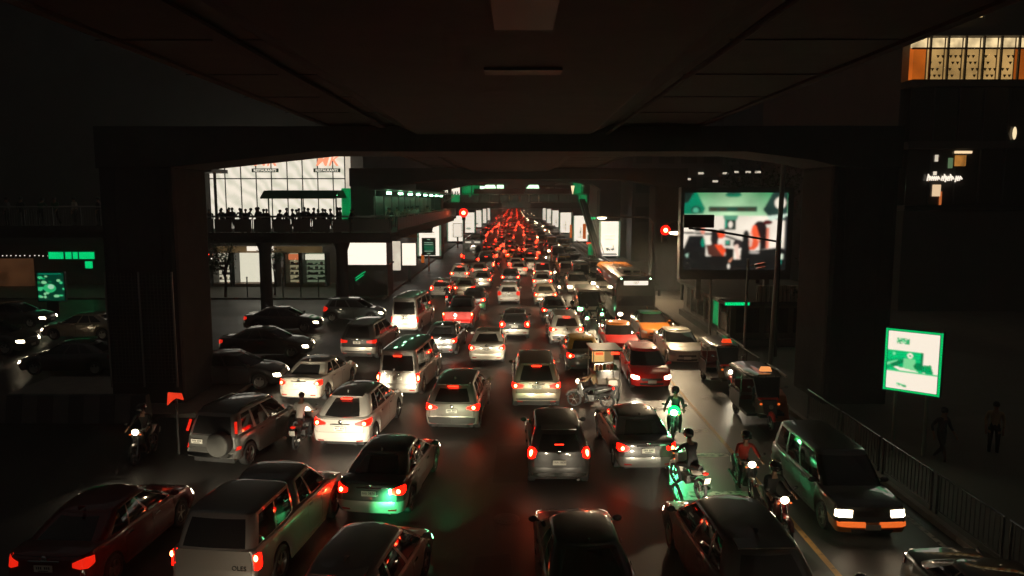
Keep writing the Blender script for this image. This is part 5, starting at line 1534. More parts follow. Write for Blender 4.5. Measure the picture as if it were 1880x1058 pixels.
# tall bare poles in front of the screen
t = thing('lamp_pole', 'tall grey pole standing before the right edge of the screen', 'pole', (at_y(1415, 650, 34).x, 34, 0))
part('pole', MB().bar((0, 0, 0), (.25, 0, 10.0), .11, 10), STEEL_PALE, t, True)
pp = at_y(1365, 650, 33.5)
t = thing('camera_pole', 'slim pale pole with small lamp heads below the screen', 'pole', (pp.x, 33.5, 0))
zt = at_y(1366, 475, 33.5).z
part('pole', MB().bar((0, 0, 0), (.06, 0, zt), .06, 10), STEEL_PALE, t, True)
part('arm', MB().bar((0, 0, zt - .3), (.7, -.1, zt - .35), .03), STEEL_PALE, t, True)
part('lamp_head', MB().box((.55, -.1, zt - .25), (.5, .25, .09), rot=(0, -.2, 0)).box((.6, -.1, zt - .42), (.45, .2, .07), rot=(0, -.2, 0)), P['champagne'], t, bevel=.02)

# ------------------------------------------------------------------ right: kiosk with the big screen
ky = 38.0
kio = thing('corner_kiosk', 'low flat roofed corner kiosk with ribbed parapet under the big screen', 'kiosk', (13.6, ky, 0))
part('wall', MB().ends((-2.3, .35, .12), (4.5, 11, 2.3)), WALL_DARK, kio)
part('roof', MB().ends((-2.75, -.2, 2.3), (4.6, 11.2, 2.5)), CONCRETE, kio)
for k in range(26):
    part('parapet_rib', MB().ends((-1.0 + .21 * k, -.12, 2.5), (-1.0 + .21 * k + .13, .02, 3.35)), plain('rib_cream', (.30, .27, .20), .6) if 'rib_cream' not in MATS else MATS['rib_cream'], kio)
part('parapet', MB().ends((-1.05, .03, 2.5), (4.5, .2, 3.3)), WALL_DARK, kio)
for k in range(6):
    part('window', MB().ends((-2.36, .8 + 1.6 * k, .8), (-2.3, 1.9 + 1.6 * k, 2.2)), GREEN_DIM if k == 1 else DARK_PANE, kio)
    part('mullion', MB().ends((-2.40, .58 + 1.6 * k, .7), (-2.3, .70 + 1.6 * k, 2.3)), STEEL_PALE, kio)
for k in range(3):
    part('window', MB().ends((-2.0 + 1.5 * k, .30, .8), (-.8 + 1.5 * k, .35, 2.1)), GLASS, kio)
part('lit_window', MB().ends((2.9, .28, 1.25), (3.6, .34, 2.15)), GREEN, kio)
part('green_corner_strip', MB().ends((-2.76, -.22, 2.32), (-1.5, -.20, 2.48)), GREEN, kio)
part('plinth', MB().ends((-2.6, -.1, .1), (4.6, 11.1, .5)), CONCRETE, kio)
def car_scene(U, V):
    a = canvas(U, CREAM)
    g = (.0, .36, .11)
    top = V < .30
    mixv = np.clip((.30 - V) / .30, 0, 1)[..., None]
    cx = np.clip(1 - np.abs(U - .45) / .55, 0, 1)[..., None]
    ceil = np.array(g) * .75 * (1 - cx ** 1.3) + np.array((.45, .80, .42)) * cx ** 1.3 * (.55 + .45 * (1 - mixv)) + np.array((.25, .25, .2)) * (1 - mixv)
    a = np.where(top[..., None], np.minimum(ceil, 1), a)
    pt_poly(a, U, V, [(0, 0), (.12, 0), (.2, .2), (.18, .27), (0, .28)], (.0, .22, .11)); pt_poly(a, U, V, [(0, 0), (.09, 0), (.04, .12), (0, .14)], (.01, .02, .015))
    pt_poly(a, U, V, [(.85, 0), (1, 0), (1, .36), (.84, .34), (.76, .22)], (.02, .05, .04)); pt_poly(a, U, V, [(.80, .3), (1, .27), (1, .31), (.83, .36)], (.7, .85, .7))
    pt_rect(a, U, V, .235, .70, .18, .245, (.02, .08, .05))
    for u in (.245, .335, .515, .61): pt_rect(a, U, V, u, u + .075, .19, .235, (.06, .05, .03))
    pt_ell(a, U, V, .47, .03, .08, .03, (.0, .2, .1)); pt_rect(a, U, V, .41, .54, .0, .02, (.02, .1, .06))
    pt_ell(a, U, V, .11, .22, .045, .05, (.01, .03, .02)); pt_ell(a, U, V, .11, .225, .03, .035, (.1, .5, .3))
    pt_poly(a, U, V, [(.375, .29), (.525, .29), (.51, .35), (.39, .35)], (.10, .33, .2))
    pt_rect(a, U, V, .39, .505, .35, .475, (.01, .03, .02)); pt_rect(a, U, V, .395, .415, .36, .45, (.0, .5, .3)); pt_ell(a, U, V, .45, .41, .02, .045, CREAM)
    pt_poly(a, U, V, [(0, .5), (.28, .52), (.42, .55), (.55, .61), (.55, .64), (.42, .575), (.28, .545), (0, .525)], (.015, .012, .01))
    pt_rect(a, U, V, 0, .28, .36, .365, (.9, .8, .65))
    pt_poly(a, U, V, [(.09, .36), (.2, .36), (.2, .45), (.16, .5), (.11, .5)], (.012, .01, .01))
    pt_ell(a, U, V, .185, .485, .022, .05, (.9, .3, .2))
    pt_poly(a, U, V, [(.03, .62), (.05, .55), (.19, .55), (.22, .7), (.2, .9), (0, .9), (0, .72)], (.012, .012, .012)); pt_ell(a, U, V, .19, .64, .018, .06, (.0, .3, .17))
    pt_ell(a, U, V, .36, .535, .045, .055, (.95, .09, .03)); pt_poly(a, U, V, [(.27, .47), (.32, .48), (.34, .58), (.33, .68), (.27, .66), (.26, .6)], (.015, .012, .012)); pt_ell(a, U, V, .365, .49, .035, .02, (.02, .012, .01))
    pt_poly(a, U, V, [(.22, .67), (.34, .66), (.41, .72), (.40, .82), (.33, .84), (.24, .80)], (.10, .03, .02)); pt_poly(a, U, V, [(.30, .67), (.37, .66), (.415, .74), (.39, .82), (.35, .76)], (.95, .08, .02))
    pt_rect(a, U, V, .40, .455, .61, .68, (.01, .02, .02)); pt_rect(a, U, V, .41, .445, .62, .66, (.05, .45, .28))
    pt_ell(a, U, V, .53, .66, .05, .06, (.03, .02, .02)); pt_poly(a, U, V, [(.49, .68), (.53, .66), (.55, .85), (.52, .86)], (.9, .62, .5))
    pt_ell(a, U, V, .605, .60, .036, .12, (.012, .012, .012)); pt_poly(a, U, V, [(.57, .62), (.64, .62), (.65, .82), (.55, .84)], (.012, .012, .012))
    pt_ell(a, U, V, .735, .50, .075, .14, (.02, .01, .01)); pt_poly(a, U, V, [(.665, .42), (.70, .42), (.735, .56), (.73, .68), (.69, .74), (.645, .74), (.635, .66), (.64, .56)], (1.0, .12, .04))
    pt_poly(a, U, V, [(.635, .57), (.66, .50), (.67, .62), (.66, .70), (.64, .70)], (1.0, .62, .48)); pt_ell(a, U, V, .73, .6, .015, .03, (1, .4, .25)); pt_ell(a, U, V, .81, .38, .045, .03, (.10, .01, .01))
    pt_poly(a, U, V, [(.74, .6), (.80, .45), (.81, .72), (.74, .74)], (.02, .01, .01)); pt_rect(a, U, V, .805, .83, .45, .72, (.95, .25, .15))
    bot = V > .73 + .02 * np.sin(U * 12)
    keep = ((U > .49) & (U < .555) & (V < .86)) | ((U < .41) & (U > .22) & (V < .82))
    a[bot & ~keep] = (.010, .010, .009)
    pt_poly(a, U, V, [(.02, .8), (.05, .78), (.04, .84)], (.5, .8, .6)); pt_poly(a, U, V, [(.44, .89), (.49, .82), (.46, .90)], (.9, .35, .2)); pt_ell(a, U, V, .445, .95, .01, .035, CREAM)
    pt_rect(a, U, V, .93, .97, .79, .86, (.8, .9, .7)); pt_rect(a, U, V, .94, .955, .86, .92, (.0, .3, .2)); pt_ell(a, U, V, .69, .77, .05, .015, (.5, .45, .4))
    pt_rect(a, U, V, .975, 1, .3, .75, (.03, .03, .03)); pt_ell(a, U, V, .925, .13, .055, .075, CREAM)
    rs_ = np.random.RandomState(7)
    lowf = rs_.rand(12, 10)
    ii = np.clip((U * 11).astype(int), 0, 10); jj = np.clip((V * 9).astype(int), 0, 8); fu = U * 11 - ii; fv = V * 9 - jj
    nzl = lowf[ii, jj] * (1 - fu) * (1 - fv) + lowf[ii + 1, jj] * fu * (1 - fv) + lowf[ii, jj + 1] * (1 - fu) * fv + lowf[ii + 1, jj + 1] * fu * fv
    a = a * (.72 + .45 * nzl)[..., None] * (.93 + .14 * rs_.rand(*U.shape))[..., None]
    return a
s0 = at_y(1257, 354, ky + .8); s1 = at_y(1441, 496, ky + .8)
sw, shh = s1.x - s0.x, s0.z - s1.z
scr = thing('video_screen', 'huge video screen showing two people seated in a car', 'screen', ((s0.x + s1.x) / 2, ky + .8, (s0.z + s1.z) / 2))
link('picture', panel('picture', sw, shh, 190, 150, car_scene, 1.1, 'led_screen_big', soft=7), scr, (0, -.06, 0))
part('case', MB().ends((-sw / 2 - .18, -.03, -shh / 2 - .5), (sw / 2 + .3, .6, shh / 2 + .28)), STEEL, scr, bevel=.03)
for x in (-1.8, 1.8): part('leg', MB().ends((x - .12, .1, -(s0.z + s1.z) / 2 + 2.5), (x + .12, .4, -shh / 2 - .49)), STEEL, scr)

# ------------------------------------------------------------------ right: pavement railing, LED sign, barrier, people
rl = thing('pavement_railing', 'long steel railing of thin bars along the right pavement', 'railing', (10.25, 0, .13))
def rail_seg(y0, y1):
    part('handrail', MB().bar((0, y0, 1.0), (0, y1, 1.0), .028, 8), CHROME, rl, True)
    part('bottom_rail', MB().bar((0, y0, .12), (0, y1, .12), .02, 6), STEEL, rl, True)
    for y in (y0 + .05, y1 - .05): part('rail_post', MB().bar((0, y, 0), (0, y, 1.0), .03, 6), STEEL, rl, True)
    bm_ = rail_seg.bar
    n = int((y1 - y0) / .16)
    for k in range(1, n): link('baluster', bm_, rl, (0, y0 + (y1 - y0) * k / n, .56))
rail_seg.bar = MB().box((0, 0, 0), (.016, .016, .88)).mesh('baluster', [STEEL])
for k in range(6): rail_seg(9.5 + 2.65 * k, 9.5 + 2.65 * k + 2.5)
rl2 = thing('pavement_railing', 'short railing before the corner kiosk beyond the right pier', 'railing', (10.25, 30.5, .13))
part('handrail', MB().bar((0, 0, 1.0), (0, 6.5, 1.0), .028, 8), STEEL_PALE, rl2, True)
for k in range(5): part('rail_post', MB().bar((0, 1.62 * k, 0), (0, 1.62 * k, 1.0), .03, 6), STEEL, rl2, True)
bm_ = MB().box((0, 0, 0), (.016, .016, .9)).mesh('baluster', [STEEL])
for k in range(40): link('baluster', bm_, rl2, (0, .16 * k, .55))
rl3 = thing('kerb_railing', 'long pale kerb railing receding on the right beyond the bus', 'railing', (10.3, 64, .13))
for dz in (.5, 1.0): part('handrail', MB().bar((0, 0, dz), (0, 60, dz), .04, 6), CHROME, rl3, True)
for k in range(25): part('rail_post', MB().bar((0, 2.5 * k, 0), (0, 2.5 * k, 1.0), .04, 6), STEEL, rl3, True)
bb = thing('road_barrier', 'orange and pale plastic road barrier at the foot of the right pier', 'barrier', (9.45, 25.9, 0), R(80))
part('body', MB().add([(-.75, -.3, 0), (.75, -.3, 0), (.75, .3, 0), (-.75, .3, 0), (-.7, -.14, .95), (.7, -.14, .95), (.7, .14, .95), (-.7, .14, .95)],
     [(3, 2, 1, 0), (4, 5, 6, 7), (0, 1, 5, 4), (1, 2, 6, 5), (2, 3, 7, 6), (3, 0, 4, 7)]), plain('barrier_orange', (.45, .12, .04), .5), bb, bevel=.05)
part('reflective_band', MB().box((0, -.24, .5), (1.3, .03, .2), rot=(-.16, 0, 0)), plain('band_pale', (.6, .5, .35), .4), bb)
def led_print(U, V):
    a = canvas(U, CREAM)
    G0, G1_, G2 = (.0, .42, .13), (.0, .22, .07), (.25, .80, .38)
    rr_ = random.Random(9)
    for (u0, v0, w, h) in ((.17, .11, .25, .10), (.22, .90, .18, .06)):
        pt_rect(a, U, V, u0, u0 + w, v0, v0 + h, G0)
        for k in range(16): pt_ell(a, U, V, u0 + w * rr_.random(), v0 + h * rr_.random(), .022, .010, CREAM if k % 2 else G2)
    pt_rect(a, U, V, .0, .70, .33, .68, (.0, .55, .18)); pt_rect(a, U, V, .66, .70, .33, .64, G1_)
    pt_poly(a, U, V, [(0, .5), (.35, .44), (.3, .62), (0, .66)], G0); pt_poly(a, U, V, [(.05, .57), (.36, .46), (.34, .52), (.15, .62)], G1_)
    pt_poly(a, U, V, [(0, .56), (.2, .5), (.18, .52), (0, .6)], G2)
    pt_poly(a, U, V, [(.33, .46), (.55, .45), (.60, .66), (.33, .66)], (.2, .70, .30)); pt_ell(a, U, V, .45, .40, .055, .05, CREAM); pt_ell(a, U, V, .45, .405, .03, .014, G0)
    pt_ell(a, U, V, .13, .39, .03, .025, G2); pt_ell(a, U, V, .62, .57, .09, .06, G1_); pt_poly(a, U, V, [(.12, .62), (.2, .61), (.62, .66), (.62, .69), (.3, .69)], CREAM)
    pt_poly(a, U, V, [(.68, .66), (.72, .54), (.86, .52), (.92, .68)], (.0, .36, .11)); pt_rect(a, U, V, .0, 1, .675, .70, (.04, .62, .22))
    return a
pw = at(1676, 664, 2.95)
led = thing('led_sign', 'bright LED sign edged with green bloom on two posts on the right pavement', 'sign', (pw.x, pw.y, .13), R(-40))
link('picture', panel('picture', 1.36, 1.74, 60, 78, led_print, 1.03, 'led_screen_sign', soft=1), led, (0, -.07, 2.82))
part('case', MB().ends((-.78, -.04, 1.85), (.78, .16, 3.79)), TRIM, led, bevel=.03)
EDGE = glow('sign_bloom_green', (.0, .50, .13), 1.1)  # green bloom of the bright sign, drawn as glowing strips on its frame
for a_, b_ in (((-.755, -.075, 1.88), (-.70, -.05, 3.76)), ((.70, -.075, 1.88), (.755, -.05, 3.76)), ((-.69, -.075, 3.705), (.69, -.05, 3.755)), ((-.69, -.075, 1.885), (.69, -.05, 1.935))):
    part('edge_bloom', MB().ends(a_, b_), EDGE, led)
for x in (-.42, .42): part('post', MB().bar((x, .06, 0), (x, .06, 1.85), .05, 8), STEEL_PALE, led, True)
person('walk', at(1725, 850), R(200), 'pedestrian in dark clothes walking past the LED sign posts', 'dark', 'black')
person('stand', at(1822, 838), R(150), 'pedestrian in a pale shirt standing at the far right edge', 'beige', 'black')

# ------------------------------------------------------------------ right: tall building with warm windows
by = 50.0
tb = thing('glass_building', 'dark glass building with a row of glowing amber windows at upper right', 'building', (36, by, 0))
part('wall', MB().ends((-9.7, .4, 0), (25, 30, 7.0)), WALL_DARK, tb)
part('wall', MB().ends((-9.7, 1.8, 7.01), (25, 30, 40)), WALL_DARK, tb)
for z in (11.4, 15.45, 18.7): part('floor_slab', MB().ends((-9.7, .3, z - .25), (25, 1.78, z + .2)), WALL_DARK, tb)
part('floor_slab', MB().ends((-9.7, .3, 7.02), (25, 1.78, 7.35)), TRIM, tb)
part('floor_slab', MB().ends((-9.7, .3, 21.9), (25, 1.78, 40)), WALL_DARK, tb)
# top lit storey
px0 = -9.7
for k in range(12):
    x0 = px0 + .08 + 1.17 * k; x1 = x0 + 1.05
    orange = k in (0, 6, 8)
    bay = part('lit_bay', MB().ends((x0, .95, 15.70), (x1, 1.0, 17.75)), ORANGE_LIT if orange else WARM, tb)
    part('pane', MB().ends((x0, .50, 15.68), (x1, .52, 17.6)), SHOPGLASS, bay)
    part('top_light', MB().ends((x0, .90, 17.78), (x1, .94, 18.42)), glow('cove_light', (1, .74, .38), .85, noise=.5, scale=1.5) if 'cove_light' not in MATS else MATS['cove_light'], bay)
    part('mullion', MB().ends((x1 + .01, .42, 15.66), (x1 + .10, .6, 18.45)), TRIM, tb)
    if not orange:
        for i in range(3):
            for j in range(4):
                if (i + j + k) % 4 == 0: continue
                cx_ = x0 + .2 + .32 * i + (.16 if j % 2 else 0); cz_ = 15.95 + .42 * j
                part('relief_tile', MB().prism([(cx_ - .10, cz_ + .10), (cx_ + .10, cz_ + .10), (cx_, cz_ - .08)], .88, .94, 'y'), RELIEF if 'RELIEF' in globals() else globals().setdefault('RELIEF', plain('relief_brown', (.05, .035, .02), .8)), bay)
part('transom', MB().ends((-9.7, .43, 17.62), (4.4, .58, 17.72)), TRIM, tb)
# dark storeys
for row, (z0, z1) in enumerate(((11.65, 15.15), (7.4, 11.1))):
    for k in range(9):
        x0 = px0 + .1 + 1.65 * k
        part('pane', MB().ends((x0, .5, z0), (x0 + 1.5, .54, z1)), DARK_PANE, tb)
        part('mullion', MB().ends((x0 + 1.52, .40, z0), (x0 + 1.6, .6, z1)), STEEL, tb)
part('ceiling_strip', MB().ends((-2.0, .44, 15.02), (.9, .49, 15.12)), glow('strip_dim', (.8, .75, .5), .3), tb)
part('wall_lamp', MB().ball((-2.65, .35, 12.15), (.14, .06, .42), 12, 8), glow('uplight', (1, .78, .45), 1.2), tb, True)
q = at_y(1775, 279, by); part('ceiling_light', MB().ends((q.x - 36 - .55, .30, q.z - .08), (q.x - 36 + .55, .46, q.z + .08)), glow('ceiling_warm', (1, .72, .42), 1.2), tb)
q = at_y(1770, 294, by); part('lit_pane', MB().ends((q.x - 36 - .35, .36, q.z - .38), (q.x - 36 + .35, .47, q.z + .34)), glow('pane_orange', (.8, .32, .06), .5, noise=.5, scale=2), tb)
q = at_y(1752, 298, by); part('lit_pane', MB().ends((q.x - 36 - .14, .36, q.z - .38), (q.x - 36 + .12, .47, q.z + .3)), glow('pane_green', (.3, .5, .25), .35), tb)
for (px_, py_, hh) in ((1726, 290, .22), (1723, 318, .12)):
    q = at_y(px_, py_, by); part('lit_pane', MB().ends((q.x - 36 - .09, .36, q.z - hh), (q.x - 36 + .09, .47, q.z + hh)), LIT_SOFT, tb)
for (px_, w_) in ((1722, .12), (1729, .14)):
    q = at_y(px_, 349, by); part('lit_pane', MB().ends((q.x - 36 - w_, .36, q.z - .42), (q.x - 36 + w_, .47, q.z + .36)), glow('pane_peach', (1, .7, .42), .9) if 'pane_peach' not in MATS else MATS['pane_peach'], tb)
q = at_y(1733, 360, by); part('lit_pane', MB().ends((q.x - 36 - .05, .36, q.z - .6), (q.x - 36 + .07, .46, q.z + .3)), glow('pane_red', (1, .25, .06), .5), tb)
# script lettering, too blurred to read: a run of joined white strokes
sgn = MB(); rr_ = random.Random(5)
qa = at_y(1707, 327, by); qb = at_y(1770, 327, by)
x = qa.x - 36; n_ = 17
for k in range(n_):
    if k in (6, 13): continue
    xx = x + (qb.x - qa.x) * k / n_
    h0, h1 = (-.18, .26) if k in (0, 8, 11) else ((-.26, .14) if k in (9, 14) else (-.16, .13))
    sgn.tube([(xx, .30, qa.z + h0), (xx + .07, .30, qa.z + h1), (xx + .14, .30, qa.z + (h0 + h1) / 2), (xx + .18, .30, qa.z + h0 + .08)], .045, 6)
part('sign_lettering', sgn, LIT, tb, True)
# upper corner lamp
for (px_, py_, w_, h_) in ((1801, 20, .32, .32), (1770, 26, .1, .08)):
    q = at_y(px_, py_, by); part('lit_pane', MB().ends((q.x - 36 - w_, .30, q.z - h_), (q.x - 36 + w_, .36, q.z + h_)), glow('uplight_corner', (1, .68, .30), .9, noise=.4, scale=3) if 'uplight_corner' not in MATS else MATS['uplight_corner'], tb)
q = at_y(1815, 18, by); part('mullion', MB().ends((q.x - 36 - .05, .26, q.z - .5), (q.x - 36 + .05, .34, q.z + .7)), STEEL, tb)

# dark blocks that close the street
def block(x0, x1, y0, y1, h, label, rows=0, lit=(), cols=0):
    t = thing('office_block', label, 'building', ((x0 + x1) / 2, y0, 0))
    w = x1 - x0
    part('wall', MB().ends((-w / 2, 0, 0), (w / 2, y1 - y0, h)), WALL_DARK, t)
    part('cornice', MB().ends((-w / 2 - .2, -.2, h), (w / 2 + .2, y1 - y0, h + .5)), WALL_DARK, t)
    for r_ in range(rows):
        for c_ in range(cols):
            x = -w / 2 + w * (c_ + .15) / cols
            z = 5 + 3.6 * r_
            part('window', MB().ends((x, -.05, z), (x + w / cols * .7, -.01, z + 1.9)), lit[(r_ * cols + c_) % len(lit)] if lit else GLASS, t)
    return t
block(14.5, 25.5, 92, 130, 36, 'tall dark office block behind the big screen', 3, [DARK_PANE], 4)
block(16.5, 60, 135, 200, 40, 'far dark block on the right beyond the advert piers', 3, [DARK_PANE], 5)
block(15.0, 60, 205, 320, 30, 'farthest dark block on the right of the road', 2, [DARK_PANE], 4)
block(-70, -14.5, 110, 200, 42, 'far dark block on the left behind the advert piers', 3, [DARK_PANE], 6)
block(-70, -14, 205, 330, 30, 'farthest dark block on the left of the road', 2, [DARK_PANE], 4)
block(-90, -47, 20, 60, 36, 'dark block at the far left across the side street', 4, [DARK_PANE], 5)
block(-60, 60, 600, 620, 26, 'dark block closing the far end of the road', 4, [GLASS, GLASS, WARM], 16)
block(46, 80, -10, 48, 30, 'dark block beyond the right edge of the pavement', 3, [DARK_PANE], 5)
# green lit stair tower right of the jam
st = thing('glass_stair_tower', 'glazed stair tower with green neon tube behind the right piers', 'building', (19.3, 115, 0))
for z0, z1, lit_ in ((9.2, 11.6, True), (5.6, 7.4, True)):
    part('opening', MB().ends((-2.3, 0, z0), (2.0, .3, z1)), GLASS, st)
    part('lit_room', MB().ends((.3, -.1, z0 + .1), (1.6, -.02, z1 - (1.0 if z0 > 9 else .2))), LIT_SOFT, st)
    part('neon_tube', MB().ends((-.55, -.2, z0 - (.2 if z0 < 9 else -.7)), (-.3, -.1, z1 + (.3 if z0 > 9 else 0))), GREEN, st)
    part('lit_pane', MB().ends((-1.0, -.12, z0 + .3), (-.7, -.04, z1 - .8)), GREEN_DIM, st)
    part('mullion', MB().ends((.9, -.2, z0), (1.0, -.1, z1)), TRIM, st)
part('spandrel', MB().ends((-2.4, -.2, 7.5), (2.1, .2, 9.1)), plain('spandrel_green_grey', (.10, .12, .11), .6), st)
part('shaft', MB().ends((-2.5, .31, 0), (2.2, 4, 12.2)), WALL_DARK, st)
gb = thing('green_globe_sign', 'round green glowing sign before the stair tower', 'sign', (19.0, 104, 0))
part('disc', MB().lathe([(0, -.1), (1.0, -.08), (1.05, 0), (1.0, .1), (0, .1)], 28, 'y', (.2, 0, .95)), glow('globe_green', (.02, .42, .13), 1.2, noise=.7, scale=2.5), gb, True)
part('post', MB().bar((0.2, 0.1, 0), (0.2, 0.1, .3), .08), TRIM, gb)
fl = thing('fairy_lights', 'scatter of white fairy lights above the green round sign', 'lights', (19.0, 106, 2.2))
rr_ = random.Random(2)
for k in range(22):
    part('lamp', MB().ball((rr_.uniform(-.7, 1.2), 0, rr_.uniform(0, 2.4)), .07, 8, 5), LIT, fl)

# ------------------------------------------------------------------ footbridge across the road
fb = thing('footbridge', 'covered footbridge crossing the road above the far jam', 'footbridge', (0, 108, 0))
part('deck', MB().ends((-11, 0, 6.55), (10.4, 3.2, 7.3)), CONCRETE_DARK, fb)
for k in range(14):
    part('rail_panel', MB().ends((-9.2 + 1.42 * k, -.06, 7.42), (-9.2 + 1.42 * k + 1.22, 0, 8.5)), GREEN_DIM if k in (0, 13) else plain('bridge_panel', (.10, .13, .11), .5) if 'bridge_panel' not in MATS else MATS['bridge_panel'], fb)
part('handrail', MB().bar((-11, -.03, 8.62), (10.4, -.03, 8.62), .05, 8), STEEL_PALE, fb, True)
part('banner', MB().ends((-6.0, 1.0, 8.66), (1.3, 1.06, 9.36)), plain('banner_red', (.10, .015, .012), .6), fb)
part('banner', MB().ends((1.5, 1.0, 8.66), (8.0, 1.06, 9.36)), plain('banner_maroon', (.07, .012, .012), .6), fb)
part('roof', MB().ends((-11, -.4, 11.0), (10.4, 3.6, 11.2)), STEEL, fb)
for k in range(6): part('roof_post', MB().bar((-10.5 + 4.1 * k, 3.0, 7.3), (-10.5 + 4.1 * k, 3.0, 11.0), .08, 8), STEEL, fb, True)
for (xa, xb, slant) in ((-4.2, -2.9, .5), (-2.6, -1.6, 0), (2.1, 3.4, .45)):
    part('roof_light', MB().prism([(xa - slant, 9.42), (xb + slant * .4, 9.42), (xb, 9.92), (xa, 9.92)], .5, .58, 'y'), glow('bridge_roof_light', (.6, 1.0, .6), 2.6) if 'bridge_roof_light' not in MATS else MATS['bridge_roof_light'], fb)
part('wall_lamp', MB().prism([(8.1, 9.8), (8.65, 9.8), (8.42, 8.6), (8.34, 8.6)], -.1, .0, 'y'), glow('lamp_cone', (1, .7, .4), 1.6), fb)
part('lit_window', MB().ends((-9.4, 3.3, 8.5), (-8.2, 3.35, 9.9)), glow('bridge_window', CREAM, 1.5), fb)
part('lit_window', MB().ends((-10.4, 3.3, 8.5), (-10.0, 3.35, 9.8)), MATS['bridge_window'], fb)
part('lit_window', MB().ends((-5.2, 3.3, 8.6), (-4.6, 3.35, 9.8)), MATS['bridge_roof_light'], fb)
part('lit_wall', MB().ends((-7.9, 3.3, 8.2), (-5.4, 3.35, 9.9)), GREEN_DIM, fb)
part('lit_wall', MB().ends((8.7, 3.3, 8.4), (10.2, 3.35, 10.5)), GREEN_DIM, fb)
rp = part('ramp', MB().prism([(-11.2, 6.9), (-8.7, 8.2), (-8.7, 8.35), (-11.2, 7.1)], -.5, -.42, 'y'), STEEL_PALE, fb)
sb = tag(link('hanging_sign', MB().ends((-1.9, 107.6, 6.55), (2.3, 107.7, 7.5)).mesh('hanging_sign', [plain('hanging_sign_grey', (.10, .12, .11), .5, noise=.3, scale=2)])), 'dull grey green sign board hung under the footbridge', 'sign')
for i in range(7):
    person(r.choice(['walk', 'stand']), (-10.4 + .42 * i, 109.0, 7.3), r.choice([1.57, -1.57]), 'tiny dark pedestrian at the left end of the footbridge', 'dark', 'black', group='walkers on the footbridge')
es = thing('escalator', 'green lit escalator sloping down from the right end of the footbridge', 'escalator', (9.6, 106.5, 0))
part('truss', MB().add([(-.35, 0, 7.9), (.45, 0, 7.9), (1.65, -13, .3), (.85, -13, .3), (-.35, 0, 7.3), (.45, 0, 7.3), (1.65, -13, -.2), (.85, -13, -.2)], [(0, 1, 2, 3), (7, 6, 5, 4), (0, 3, 7, 4), (1, 2, 6, 5), (0, 1, 5, 4), (3, 2, 6, 7)]), STEEL, es)
part('glow_strip', MB().add([(-.37, -.05, 7.75), (-.37, -.05, 7.5), (.83, -13, -.0), (.83, -13, .2)], [(0, 1, 2, 3)]), glow('escalator_glow', (.02, .20, .08), .22, noise=.5, scale=1.5), es)
part('handrail', MB().bar((-.35, 0, 8.7), (.85, -13, 1.1), .04).bar((.45, 0, 8.7), (1.65, -13, 1.1), .04), STEEL_PALE, es, True)
# small red lit stall canopy by the left pier, and a shop strip of coloured lights right
q = at(321, 742, 1.6)
rd = thing('red_lamp_panel', 'small glowing red panel beside the near left pier', 'panel', (q.x, q.y, 0))
part('panel', MB().add([(-.24, 0, 1.55), (-.2, 0, 1.95), (.2, 0, 1.92), (.26, 0, 1.72), (.05, 0, 1.78), (-.1, 0, 1.68)], [(0, 1, 2, 3, 4, 5)]).add([(-.24, .05, 1.55), (-.2, .05, 1.95), (.2, .05, 1.92), (.26, .05, 1.72), (.05, .05, 1.78), (-.1, .05, 1.68)], [(0, 1, 2, 3, 4, 5)]), glow('red_panel', (1, .05, .015), .75, noise=.3, scale=6), rd)
part('post', MB().bar((0, .1, 0), (0, .1, 1.9), .04), TRIM, rd)
for i, (px_, py_, y_, w_, h_, m_, nm, lab) in enumerate((
        (1073, 425, 118, .5, 2.4, ORANGE_LIT, 'banner', 'orange lit banner left of the right advert pier'),
        (1048, 425, 125, .35, 2.2, ORANGE_LIT, 'banner', 'thin orange lit banner by the far right shops'),
        (1084, 458, 100, .6, 1.6, GREEN_DIM, 'lit_shop_panel', 'green lit shop panel at the foot of the escalator'),
        (1083, 401, 116, 1.8, .35, GREEN, 'neon_strip', 'green neon strip sign beside the escalator'),
        (1083, 429, 114, 1.0, .35, LIT, 'neon_strip', 'white strip sign beside the escalator'),
        (1083, 447, 113, 1.0, .3, RED_NEON, 'neon_strip', 'red strip sign beside the escalator'),
        (776, 478, 90, .35, 1.6, ORANGE_LIT, 'banner', 'orange lit banner under the left skywalk leg'),
        (728, 470, 66, .7, 2.6, LIT_SOFT, 'lit_doorway', 'tall warm lit doorway right of the wide billboard'))):
    q = at_y(px_, py_, y_)
    tag(link(nm, MB().ends((q.x - w_ / 2, y_, q.z - h_ / 2), (q.x + w_ / 2, y_ + .12, q.z + h_ / 2)).mesh(nm, [m_])), lab, 'sign' if 'strip' in nm else ('banner' if nm == 'banner' else 'shop'))

